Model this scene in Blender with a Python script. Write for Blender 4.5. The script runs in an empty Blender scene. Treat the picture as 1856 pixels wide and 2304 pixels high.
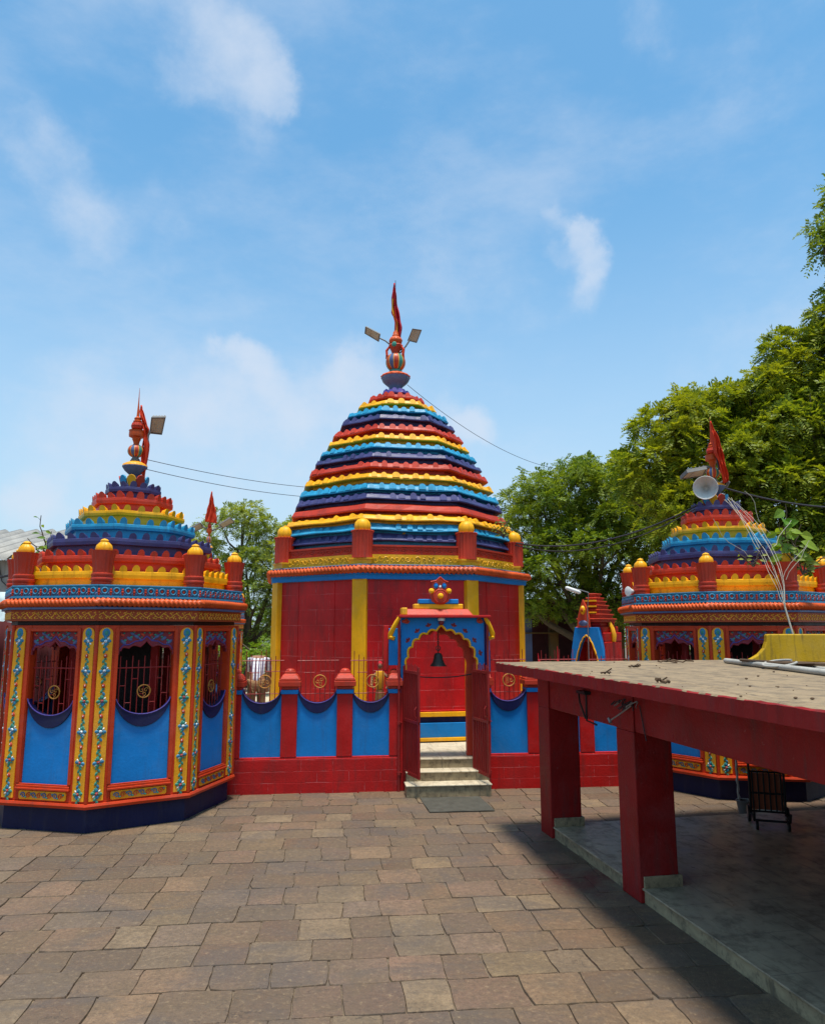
import bpy, bmesh, math, random
import numpy as np
from mathutils import Vector, Matrix, noise
random.seed(7); RNG = np.random.default_rng(7)
S = bpy.context.scene; COL = S.collection
PI = math.pi; R = math.radians

# ------------------------------------------------------------------ camera
cd = bpy.data.cameras.new('camera'); cam = bpy.data.objects.new('camera', cd); COL.objects.link(cam)
cam.location = (0, 0, 2.3); cam.rotation_euler = (R(90) + 0.1572, 0, 0)
cd.sensor_fit = 'VERTICAL'; cd.sensor_height = 24; cd.lens = 24 * 1650 / 2304
cd.clip_start = 0.05; cd.clip_end = 3000
S.camera = cam

# ------------------------------------------------------------------ light
SUN_EL = R(81); SUN_AZ = (0.22, -0.97)            # horizontal direction towards the sun
sl = bpy.data.lights.new('sun', 'SUN'); so = bpy.data.objects.new('sun', sl); COL.objects.link(so)
sl.energy = 4.2; sl.angle = R(9); sl.color = (1.0, 0.935, 0.83)
hv = Vector((SUN_AZ[0], SUN_AZ[1], 0)).normalized() * math.cos(SUN_EL)
so.rotation_euler = Vector((hv.x, hv.y, math.sin(SUN_EL))).to_track_quat('Z', 'Y').to_euler()
so.location = (6, -8, 20)

S.view_settings.view_transform = 'Standard'; S.view_settings.look = 'None'
S.view_settings.exposure = 0.52; S.view_settings.gamma = 1

def nd(nt, t, **kw):
    n = nt.nodes.new(t)
    for k, v in kw.items(): setattr(n, k, v)
    return n
def setin(n, **kw):
    for k, v in kw.items(): n.inputs[k.replace('_', ' ')].default_value = v

# ------------------------------------------------------------------ world: sky and clouds
w = bpy.data.worlds.new('World'); S.world = w; w.use_nodes = True
nt = w.node_tree; nt.nodes.clear(); L = nt.links.new
out = nd(nt, 'ShaderNodeOutputWorld'); bg = nd(nt, 'ShaderNodeBackground'); L(bg.outputs[0], out.inputs[0])
sky = nd(nt, 'ShaderNodeTexSky', sky_type='NISHITA', sun_disc=False)
sky.sun_elevation = SUN_EL; sky.sun_rotation = math.atan2(SUN_AZ[0], SUN_AZ[1])
sky.altitude = 300; sky.air_density = 1.0; sky.dust_density = 1.6; sky.ozone_density = 2.2
tc = nd(nt, 'ShaderNodeTexCoord')
def vmath(op, a, b=None):
    n = nd(nt, 'ShaderNodeVectorMath', operation=op)
    for i, x in enumerate((a, b)):
        if x is None: continue
        if isinstance(x, (tuple, list)): n.inputs[i].default_value = x
        else: L(x, n.inputs[i])
    return n
def fmath(op, a, b=None, clamp=False):
    n = nd(nt, 'ShaderNodeMath', operation=op, use_clamp=clamp)
    for i, x in enumerate((a, b)):
        if x is None: continue
        if isinstance(x, (int, float)): n.inputs[i].default_value = x
        else: L(x, n.inputs[i])
    return n.outputs[0]
def wnoise(vec, scale, detail=8, rough=0.6):
    n = nd(nt, 'ShaderNodeTexNoise'); L(vec, n.inputs['Vector']); setin(n, Scale=scale, Detail=detail, Roughness=rough); return n
def mrange(v, a, b, c=0.0, d=1.0):
    n = nd(nt, 'ShaderNodeMapRange', interpolation_type='SMOOTHSTEP'); L(v, n.inputs[0])
    for i, x in enumerate((a, b, c, d)): n.inputs[i + 1].default_value = x
    return n.outputs[0]
gen = tc.outputs['Generated']
sep = nd(nt, 'ShaderNodeSeparateXYZ'); L(gen, sep.inputs[0])
wn = wnoise(gen, 7, 7, 0.62)
warp = vmath('SCALE', vmath('SUBTRACT', wn.outputs['Color'], (0.5, 0.5, 0.5)).outputs[0]); warp.inputs['Scale'].default_value = 0.11
wd = vmath('ADD', gen, warp.outputs[0]).outputs[0]
# cumulus and wisps: centre direction, inner and outer angular radius, strength
CLOUDS = [((-0.33, 0.92, 0.19), .06, .26, .42), ((-0.13, 0.955, 0.26), .05, .20, .40), ((0.02, 0.97, 0.22), .04, .16, .35), ((-0.219, 0.714, 0.664), 0.015, 0.07, 0.5), ((-0.188, 0.743, 0.642), 0.015, 0.07, 0.6), ((-0.162, 0.765, 0.624), 0.012, 0.05, 0.75), ((-0.214, 0.763, 0.61), 0.01, 0.06, 0.5), ((-0.265, 0.752, 0.604), 0.01, 0.05, 0.4), ((-0.188, 0.791, 0.582), 0.008, 0.045, 0.45), ((-0.245, 0.716, 0.654), 0.02, 0.09, 0.35), ((-0.398, 0.761, 0.512), 0.02, 0.08, 0.4), ((-0.379, 0.8, 0.465), 0.015, 0.07, 0.4), ((-0.423, 0.733, 0.533), 0.02, 0.08, 0.3), ((-0.326, 0.823, 0.466), 0.03, 0.12, 0.25), ((-0.235, 0.901, 0.365), 0.01, 0.04, 0.8), ((-0.21, 0.915, 0.345), 0.012, 0.045, 0.85), ((-0.19, 0.931, 0.311), 0.012, 0.05, 0.7), ((-0.17, 0.943, 0.286), 0.015, 0.06, 0.5), ((-0.264, 0.917, 0.3), 0.02, 0.09, 0.45), ((-0.081, 0.941, 0.328), 0.02, 0.07, 0.6), ((-0.113, 0.936, 0.333), 0.01, 0.05, 0.4), ((0.211, 0.845, 0.491), 0.008, 0.035, 0.8), ((0.23, 0.858, 0.46), 0.01, 0.042, 0.75), ((0.222, 0.876, 0.428), 0.008, 0.05, 0.5), ((0.173, 0.847, 0.502), 0.003, 0.025, 0.5), ((0.187, 0.863, 0.469), 0.004, 0.03, 0.4), ((0.075, 0.959, 0.274), 0.012, 0.045, 0.85), ((0.104, 0.959, 0.264), 0.008, 0.035, 0.6), ((0.04, 0.957, 0.287), 0.01, 0.05, 0.5), ((-0.45, 0.877, 0.167), 0.012, 0.05, 0.6), ((-0.468, 0.87, 0.154), 0.015, 0.05, 0.45), ((-0.404, 0.878, 0.257), 0.03, 0.12, 0.35), ((0.265, 0.706, 0.657), 0.01, 0.06, 0.4), ((0.377, 0.71, 0.596), 0.03, 0.12, 0.25), ((0.397, 0.859, 0.323), 0.03, 0.16, 0.3), ((0.081, 0.894, 0.44), 0.03, 0.14, 0.25), ((-0.029, 0.864, 0.502), 0.03, 0.14, 0.2)]
acc = None
for c, r0, r1, st in CLOUDS:
    dn = vmath('DISTANCE', wd, tuple(Vector(c).normalized()))
    m = mrange(dn.outputs['Value'], r0, r1, st, 0.0)
    if acc is None: acc = m
    else: acc = fmath('SUBTRACT', 1.0, fmath('MULTIPLY', fmath('SUBTRACT', 1.0, acc), fmath('SUBTRACT', 1.0, m)))
str_ = nd(nt, 'ShaderNodeMapping'); L(gen, str_.inputs[0]); str_.inputs['Scale'].default_value = (1.0, 1.0, 2.2); str_.inputs['Rotation'].default_value = (0, R(20), 0)
wisp = wnoise(str_.outputs[0], 2.6, 9, 0.62)
wm = mrange(wisp.outputs[0], 0.43, 0.80, 0.0, 0.42)
puff = wnoise(gen, 15, 10, 0.62)
pm = mrange(puff.outputs[0], 0.3, 0.62, 0.45, 1.0)
acc = mrange(fmath('ADD', acc, fmath('MULTIPLY', fmath('SUBTRACT', puff.outputs[0], 0.5), 0.85)), 0.12, 1.08, 0.0, 0.70)
acc = fmath('SUBTRACT', 1.0, fmath('MULTIPLY', fmath('SUBTRACT', 1.0, acc), fmath('SUBTRACT', 1.0, wm)))
tint = nd(nt, 'ShaderNodeMix', data_type='RGBA', blend_type='MULTIPLY'); tint.inputs[0].default_value = 1
L(sky.outputs[0], tint.inputs[6]); tint.inputs[7].default_value = (.88, 1.45, 1.47, 1)
hz = mrange(sep.outputs['Z'], 0.02, 0.60, 0.80, 0.0)
mixh = nd(nt, 'ShaderNodeMix', data_type='RGBA'); L(hz, mixh.inputs[0]); L(tint.outputs[2], mixh.inputs[6]); mixh.inputs[7].default_value = (3.9, 4.65, 5.5, 1)
mixc = nd(nt, 'ShaderNodeMix', data_type='RGBA'); L(acc, mixc.inputs[0]); L(mixh.outputs[2], mixc.inputs[6]); mixc.inputs[7].default_value = (4.6, 5.1, 5.9, 1)
L(mixc.outputs[2], bg.inputs[0]); bg.inputs[1].default_value = 0.108

# ------------------------------------------------------------------ materials
MATS = {}
def newmat(name):
    m = bpy.data.materials.new(name); m.use_nodes = True; MATS[name] = m
    t = m.node_tree; return m, t, t.nodes['Principled BSDF']
def mixcol(t, fac, a, b, blend='MIX'):
    n = t.nodes.new('ShaderNodeMix'); n.data_type = 'RGBA'; n.blend_type = blend
    for i, x in ((0, fac), (6, a), (7, b)):
        if isinstance(x, (int, float)): n.inputs[i].default_value = x
        elif isinstance(x, (tuple, list)): n.inputs[i].default_value = (*x[:3], 1)
        else: t.links.new(x, n.inputs[i])
    return n.outputs[2]
def tnoise(t, vec, scale, detail=6, rough=0.6, dist=0.0):
    n = t.nodes.new('ShaderNodeTexNoise'); t.links.new(vec, n.inputs['Vector'])
    n.inputs['Scale'].default_value = scale; n.inputs['Detail'].default_value = detail; n.inputs['Roughness'].default_value = rough; n.inputs['Distortion'].default_value = dist
    return n.outputs[0]
def tramp(t, v, a, b, c=0.0, d=1.0):
    n = t.nodes.new('ShaderNodeMapRange'); n.clamp = True; t.links.new(v, n.inputs[0])
    for i, x in enumerate((a, b, c, d)): n.inputs[i + 1].default_value = x
    return n.outputs[0]
def tmap(t, vec, scale, rot=(0, 0, 0)):
    n = t.nodes.new('ShaderNodeMapping'); t.links.new(vec, n.inputs[0]); n.inputs['Scale'].default_value = scale; n.inputs['Rotation'].default_value = rot
    return n.outputs[0]
def tmul(t, a, b):
    n = t.nodes.new('ShaderNodeMath'); n.operation = 'MULTIPLY'; n.use_clamp = True
    for i, x in enumerate((a, b)):
        if isinstance(x, (int, float)): n.inputs[i].default_value = x
        else: t.links.new(x, n.inputs[i])
    return n.outputs[0]
def tbump(t, b, h, strength, dist=0.01):
    n = t.nodes.new('ShaderNodeBump'); t.links.new(h, n.inputs['Height']); n.inputs['Strength'].default_value = strength; n.inputs['Distance'].default_value = dist
    t.links.new(n.outputs[0], b.inputs['Normal']); return n
def paint(name, rgb, rough=0.42, var=0.22, stain=0.35, chip=0.25, dirt=(0.05, 0.04, 0.035), bump=0.35, scale=1.0):
    m, t, b = newmat(name); co = t.nodes.new('ShaderNodeTexCoord').outputs['Object']
    big = tnoise(t, co, 2.2 * scale, 5); fine = tnoise(t, co, 38 * scale, 5, .65)
    c0 = tuple(x * (1 - var) for x in rgb); c1 = tuple(min(1, x * (1 + var * .6) + .004) for x in rgb)
    c = mixcol(t, tramp(t, big, .3, .7), c0, c1)
    if chip:
        fd = tnoise(t, co, 1.3 * scale, 7, .7, .5); lum = sum(rgb) / 3
        c = mixcol(t, tramp(t, fd, .52, .72, 0, .30), c, tuple(x * .62 + lum * .22 + .045 for x in rgb))
        c = mixcol(t, tramp(t, fine, .60, .74, 0, .35), c, tuple(x * .55 for x in rgb))
    st = tnoise(t, tmap(t, co, (7 * scale, 7 * scale, .9 * scale)), 1.6, 7, .68)
    c = mixcol(t, tramp(t, st, .52, .76, 0, stain * 1.25), c, dirt)
    if chip:
        ch = tnoise(t, co, 17 * scale, 9, .72)
        pale = tuple(min(1, x * .75 + .16) for x in rgb)
        c = mixcol(t, tramp(t, ch, .635, .70, 0, chip), c, pale)
    t.links.new(c, b.inputs['Base Color']); 
    t.links.new(tramp(t, big, .3, .7, rough - .08, rough + .14), b.inputs['Roughness'])
    tbump(t, b, fine, bump, .006); b.inputs['Specular IOR Level'].default_value = 0.22
    return m
def masonry(name, rgb, bw=0.62, bh=0.27, line=0.5):
    m, t, b = newmat(name); co = t.nodes.new('ShaderNodeTexCoord').outputs['Object']
    sp = t.nodes.new('ShaderNodeSeparateXYZ'); t.links.new(co, sp.inputs[0])
    cb = t.nodes.new('ShaderNodeCombineXYZ'); t.links.new(sp.outputs[0], cb.inputs[0]); t.links.new(sp.outputs[2], cb.inputs[1])
    wob = t.nodes.new('ShaderNodeVectorMath'); wob.operation = 'ADD'
    nz = t.nodes.new('ShaderNodeTexNoise'); nz.inputs['Scale'].default_value = 5; t.links.new(co, nz.inputs['Vector'])
    sc = t.nodes.new('ShaderNodeVectorMath'); sc.operation = 'SCALE'; sc.inputs['Scale'].default_value = .02; t.links.new(nz.outputs['Color'], sc.inputs[0])
    t.links.new(cb.outputs[0], wob.inputs[0]); t.links.new(sc.outputs[0], wob.inputs[1])
    br = t.nodes.new('ShaderNodeTexBrick'); t.links.new(wob.outputs[0], br.inputs['Vector'])
    br.inputs['Scale'].default_value = 1; br.inputs['Brick Width'].default_value = bw; br.inputs['Row Height'].default_value = bh
    br.inputs['Mortar Size'].default_value = .0045; br.inputs['Mortar Smooth'].default_value = .3
    big = tnoise(t, co, 2.4, 6); fine = tnoise(t, co, 30, 6, .65)
    c = mixcol(t, tramp(t, big, .3, .7), tuple(x * .72 for x in rgb), tuple(x * 1.12 for x in rgb))
    st = tnoise(t, tmap(t, co, (6, 6, .8)), 1.5, 7, .68)
    c = mixcol(t, tramp(t, st, .50, .76, 0, .6), c, (.06, .02, .018)); fd = tnoise(t, co, 1.1, 7, .7, .5); c = mixcol(t, tramp(t, fd, .52, .74, 0, .35), c, tuple(x * .75 + .025 for x in rgb))
    seg = tnoise(t, tmap(t, co, (3.2, 3.2, 9)), 1.3, 3)
    c = mixcol(t, tmul(t, br.outputs['Fac'], tramp(t, seg, .46, .60, .05, line)), c, tuple(min(1, x * .8 + .15) for x in rgb))
    ch = tnoise(t, co, 19, 9, .72)
    c = mixcol(t, tramp(t, ch, .64, .70, 0, .22), c, tuple(min(1, x * .75 + .14) for x in rgb))
    t.links.new(c, b.inputs['Base Color']); b.inputs['Roughness'].default_value = .45; b.inputs['Specular IOR Level'].default_value = .3
    h = t.nodes.new('ShaderNodeMath'); h.operation = 'SUBTRACT'; t.links.new(fine, h.inputs[0]); t.links.new(br.outputs['Fac'], h.inputs[1])
    tbump(t, b, h.outputs[0], .45, .008)
    return m
def metal(name, rgb, rough=.4, met=1.0):
    m, t, b = newmat(name); co = t.nodes.new('ShaderNodeTexCoord').outputs['Object']
    n = tnoise(t, co, 9, 6, .7); t.links.new(mixcol(t, tramp(t, n, .35, .7), tuple(x * .6 for x in rgb), rgb), b.inputs['Base Color'])
    b.inputs['Metallic'].default_value = met; b.inputs['Roughness'].default_value = rough; return m

RED = paint('red_paint', (.45, .008, .007)); WALLRED = masonry('red_masonry', (.45, .006, .006), .45, .155, .5)
BODYRED = masonry('temple_red_masonry', (.54, .007, .008), .62, .262, .55)
TIERRED = paint('tier_red', (.46, .036, .014), stain=.45, chip=.35); ORANGE = paint('orange_red_paint', (.50, .040, .006), var=.25)
ROPE = paint('rope_orange', (.54, .075, .010), var=.3, chip=.4); FRIEZE = paint('frieze_brown', (.36, .055, .012), var=.3)
YEL = paint('yellow_paint', (.88, .41, .004), stain=.25, chip=.12); TIERYEL = paint('tier_yellow', (.80, .37, .004), stain=.55, dirt=(.10, .06, .012))
STRIP = paint('golden_yellow', (.80, .33, .010), stain=.25, chip=.1); RELYEL = paint('relief_yellow', (.70, .36, .008), stain=.4); GOLD = paint('gold_relief', (.80, .40, .04), chip=0)
BLUE = paint('panel_blue', (.004, .185, .52), var=.16, stain=.22, chip=.12, rough=.5); TIERBLUE = paint('tier_blue', (.020, .26, .45), stain=.4, chip=.35)
NAVY = paint('navy_paint', (.005, .006, .050), var=.3, chip=.15); TIERNAVY = paint('tier_navy', (.048, .048, .15), chip=.5, var=.35); PLINTH = paint('plinth_navy', (.003, .005, .040), stain=.3, chip=.12, rough=.5)
PURPLE = paint('purple_paint', (.075, .055, .26)); ARCHRED = paint('dull_crimson', (.22, .020, .030)); LIGHTBLUE = paint('relief_blue', (.035, .20, .34), chip=.3)
TEAL = paint('relief_teal', (.045, .24, .17), chip=.3); WHITE = paint('white_paint', (.78, .77, .74), stain=.2, chip=0); BUD = paint('bud_red', (.50, .05, .02)); DUSKBLUE = paint('dusky_blue', (.09, .12, .24), chip=.3)
GREENP = paint('stripe_green', (.06, .24, .17)); DARKIN = paint('dark_interior', (.016, .008, .008), chip=0)  # near-black last colour puts shade into the pavilion interiors
COLWEAR = paint('pillar_red_worn', (.25, .008, .007), var=.25, stain=.45, chip=.45, rough=.5, bump=.8); COLRED = paint('pillar_red', (.25, .008, .007), var=.18, stain=.3, chip=.12, rough=.5)
IRON = paint('iron_bar_red', (.28, .018, .016), rough=.45); RING = paint('ring_gold', (.48, .20, .035), chip=0); BLACK = paint('black_rubber', (.012, .012, .013), chip=0, stain=0); CABLE = paint('cable_dark', (.035, .03, .035), chip=0, stain=0)
BRONZE = metal('dark_bronze', (.045, .04, .032), .5, .6); STEEL = metal('grey_steel', (.30, .30, .30), .5, .5); LAMPGREY = paint('lamp_grey', (.16, .15, .14), chip=0); LAMPFACE = paint('lamp_face', (.42, .36, .27), chip=0, stain=.1)
SAFFRON = paint('saffron_cloth', (.62, .045, .012), rough=.8, chip=0, bump=.2); CLOTHRED = paint('red_cloth', (.48, .012, .025), rough=.8, chip=0); CLOTHYEL = paint('yellow_cloth', (.75, .36, .02), rough=.8, chip=0)
LAMPFACE2 = paint('horn_offwhite', (.50, .48, .45), chip=0, stain=.3); PVC = paint('pvc_white', (.38, .36, .32), chip=0, stain=.4, dirt=(.2, .17, .12)); BARK = paint('bark', (.10, .075, .05), rough=.9, bump=1, chip=0, scale=3); TWIG = paint('twig', (.10, .06, .035), rough=.9, chip=0)
MATRUB = paint('mat_rubber', (.060, .056, .045), rough=.9, chip=.1, stain=.2, scale=4); SKIN = paint('skin', (.26, .13, .075), chip=0, stain=0); HAIR = paint('hair', (.012, .01, .009), chip=0, stain=0)
TROUSER = paint('tan_trousers', (.24, .13, .06), rough=.8, chip=0); GREYBLUE = paint('bowl_blue', (.10, .14, .24), chip=.2); PARAYEL = paint('parapet_yellow', (.50, .30, .008), stain=.85, dirt=(.06, .055, .03))
TARP = paint('tarp_pale', (.42, .50, .50), rough=.6, chip=.2); GREYWALL = paint('grey_wall', (.30, .29, .27)); DRAPE = paint('maroon_drape', (.07, .010, .012), rough=.85, chip=0); CARTRED = paint('cart_red', (.28, .07, .03)); STONEY = paint('worn_cream', (.42, .38, .30))
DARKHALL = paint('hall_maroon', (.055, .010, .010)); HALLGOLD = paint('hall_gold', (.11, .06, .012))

def leafmat(name, a, b_, trans=.35):
    m, t, b = newmat(name); g = t.nodes.new('ShaderNodeNewGeometry').outputs['Random Per Island']
    co = t.nodes.new('ShaderNodeTexCoord').outputs['Object']; n = tnoise(t, co, .55, 3)
    c = mixcol(t, tramp(t, g, 0, 1), a, b_); c = mixcol(t, tramp(t, n, .42, .66, 0, .55), c, tuple(x * y for x, y in zip(b_, (1.25, 1.05, .7))))
    t.links.new(c, b.inputs['Base Color']); b.inputs['Roughness'].default_value = .5; b.inputs['Specular IOR Level'].default_value = .25
    tr = t.nodes.new('ShaderNodeBsdfTranslucent'); t.links.new(mixcol(t, 1.0, c, (1.5, 1.35, .5), 'MULTIPLY'), tr.inputs[0])
    ms = t.nodes.new('ShaderNodeMixShader'); ms.inputs[0].default_value = trans
    t.links.new(b.outputs[0], ms.inputs[1]); t.links.new(tr.outputs[0], ms.inputs[2]); t.links.new(ms.outputs[0], t.nodes['Material Output'].inputs[0]); return m
LEAF_A = leafmat('leaf_neem', (.060, .125, .012), (.25, .30, .022), .42); LEAF_B = leafmat('leaf_dark', (.045, .11, .013), (.20, .27, .025), .4); LEAF_C = leafmat('leaf_pale', (.11, .18, .035), (.27, .33, .07), .42); LEAF_D = leafmat('leaf_broad', (.08, .19, .02), (.22, .32, .03), .4)

def stonemat(name, cols, grout=False, rough=.75):
    m, t, b = newmat(name); g = t.nodes.new('ShaderNodeNewGeometry').outputs['Random Per Island']
    co = t.nodes.new('ShaderNodeTexCoord').outputs['Object']
    rp = t.nodes.new('ShaderNodeValToRGB'); t.links.new(g, rp.inputs[0]); cr = rp.color_ramp
    while len(cr.elements) < len(cols): cr.elements.new(.5)
    for i, c in enumerate(cols): cr.elements[i].position = i / (len(cols) - 1); cr.elements[i].color = (*c, 1)
    n1 = tnoise(t, co, 3.5, 7, .65); n2 = tnoise(t, co, 24, 8, .7); n3 = tnoise(t, tmap(t, co, (1, 1.6, 1)), 1.1, 6, .65, .6)
    hs_ = t.nodes.new('ShaderNodeHueSaturation'); t.links.new(rp.outputs[0], hs_.inputs['Color']); g2 = t.nodes.new('ShaderNodeMath'); g2.operation = 'FRACT'; g3 = t.nodes.new('ShaderNodeMath'); g3.operation = 'MULTIPLY'; g3.inputs[1].default_value = 37.7; t.links.new(g, g3.inputs[0]); t.links.new(g3.outputs[0], g2.inputs[0]); t.links.new(tramp(t, g2.outputs[0], 0, 1, .74, 1.28), hs_.inputs['Value'])
    c = mixcol(t, tramp(t, n1, .38, .62, 0, .62), hs_.outputs[0], (.105, .070, .040)); c = mixcol(t, tramp(t, n2, .48, .70, 0, .6), c, (.06, .045, .034))
    vo = t.nodes.new('ShaderNodeTexVoronoi'); vo.feature = 'DISTANCE_TO_EDGE'; vo.inputs['Scale'].default_value = 1.7
    wv_ = t.nodes.new('ShaderNodeVectorMath'); wv_.operation = 'ADD'; nz_ = t.nodes.new('ShaderNodeTexNoise'); nz_.inputs['Scale'].default_value = 3; nz_.inputs['Detail'].default_value = 6; t.links.new(co, nz_.inputs['Vector']); t.links.new(co, wv_.inputs[0]); t.links.new(nz_.outputs['Color'], wv_.inputs[1]); t.links.new(wv_.outputs[0], vo.inputs['Vector'])
    n4 = tnoise(t, co, .8, 5, .6, .4); crack = tmul(t, tramp(t, vo.outputs['Distance'], 0, .012, .85, 0), tramp(t, n4, .50, .58)); c = mixcol(t, crack, c, (.03, .022, .018))
    n5 = tnoise(t, co, 70, 6, .7); c = mixcol(t, tramp(t, n5, .50, .66, 0, .6), c, (.07, .05, .036)); c = mixcol(t, tramp(t, n4, .40, .62, 0, .35), c, (.10, .075, .055))
    c = mixcol(t, tramp(t, n3, .50, .62, 0, .55), c, (.085, .068, .058)); c = mixcol(t, tramp(t, n2, .28, .44, .65, 0), c, (.27, .195, .115))
    if not grout and name == 'paving_stone':
        d = t.nodes.new('ShaderNodeVectorMath'); d.operation = 'DISTANCE'; t.links.new(co, d.inputs[0]); d.inputs[1].default_value = (1.62, 7.25, 0)
        c = mixcol(t, tmul(t, tramp(t, d.outputs['Value'], .12, .55, .8, 0), tramp(t, n1, .38, .6)), c, (.13, .018, .016))
    t.links.new(c, b.inputs['Base Color']); t.links.new(tramp(t, n1, .3, .7, rough - .34, rough - .02), b.inputs['Roughness'])
    tbump(t, b, mixcol(t, .5, n2, n1), .9, .02); b.inputs['Specular IOR Level'].default_value = .3; return m
STONE = stonemat('paving_stone', [(0.161, 0.094, 0.055), (0.140, 0.093, 0.059), (0.178, 0.111, 0.065), (0.148, 0.087, 0.057), (0.127, 0.093, 0.067), (0.174, 0.103, 0.067), (0.155, 0.100, 0.060), (0.211, 0.148, 0.088), (0.136, 0.096, 0.065), (0.168, 0.100, 0.059), (0.249, 0.174, 0.097)])
GROUT = stonemat('grout', [(.11, .08, .055), (.13, .095, .065)], rough=.95)
def marble(name, a, b_, vein, sc=1.0, rough=.35):
    m, t, b = newmat(name); co = t.nodes.new('ShaderNodeTexCoord').outputs['Object']
    n = tnoise(t, tmap(t, co, (1, .6, 1), (0, 0, .6)), 1.6 * sc, 9, .68, 1.6); n2 = tnoise(t, co, 5 * sc, 8, .7)
    c = mixcol(t, tramp(t, n, .35, .65), a, b_); c = mixcol(t, tramp(t, n2, .50, .68, 0, .8), c, vein); n3 = tnoise(t, tmap(t, co, (5, .7, 1), (0, 0, .9)), 2.2 * sc, 8, .7, .8); c = mixcol(t, tramp(t, n3, .54, .66, 0, .7), c, vein)
    sp = t.nodes.new('ShaderNodeTexBrick'); t.links.new(co, sp.inputs['Vector']); sp.inputs['Scale'].default_value = 1; sp.inputs['Brick Width'].default_value = .9; sp.inputs['Row Height'].default_value = .6; sp.inputs['Mortar Size'].default_value = .004
    c = mixcol(t, tmul(t, sp.outputs['Fac'], .6), c, (.08, .07, .06))
    t.links.new(c, b.inputs['Base Color']); t.links.new(tramp(t, n2, .3, .7, rough - .1, rough + .25), b.inputs['Roughness']); tbump(t, b, n2, .15, .004); return m
MARBLE = marble('marble_floor', (.46, .37, .235), (.28, .225, .15), (.10, .075, .05)); PALEMARBLE = marble('pale_marble', (.54, .47, .34), (.42, .36, .26), (.22, .17, .11), 1, .55); STEPSIDE = marble('step_riser', (.36, .28, .16), (.22, .165, .095), (.07, .05, .03), 2.5, .6)
CONC = marble('slab_concrete', (.255, .178, .098), (.165, .115, .068), (.06, .045, .032), 1.5, .85)
# rough concrete top without joints
for n_ in list(CONC.node_tree.nodes):
    if n_.bl_idname == 'ShaderNodeTexBrick': n_.inputs['Mortar Size'].default_value = 0

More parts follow.
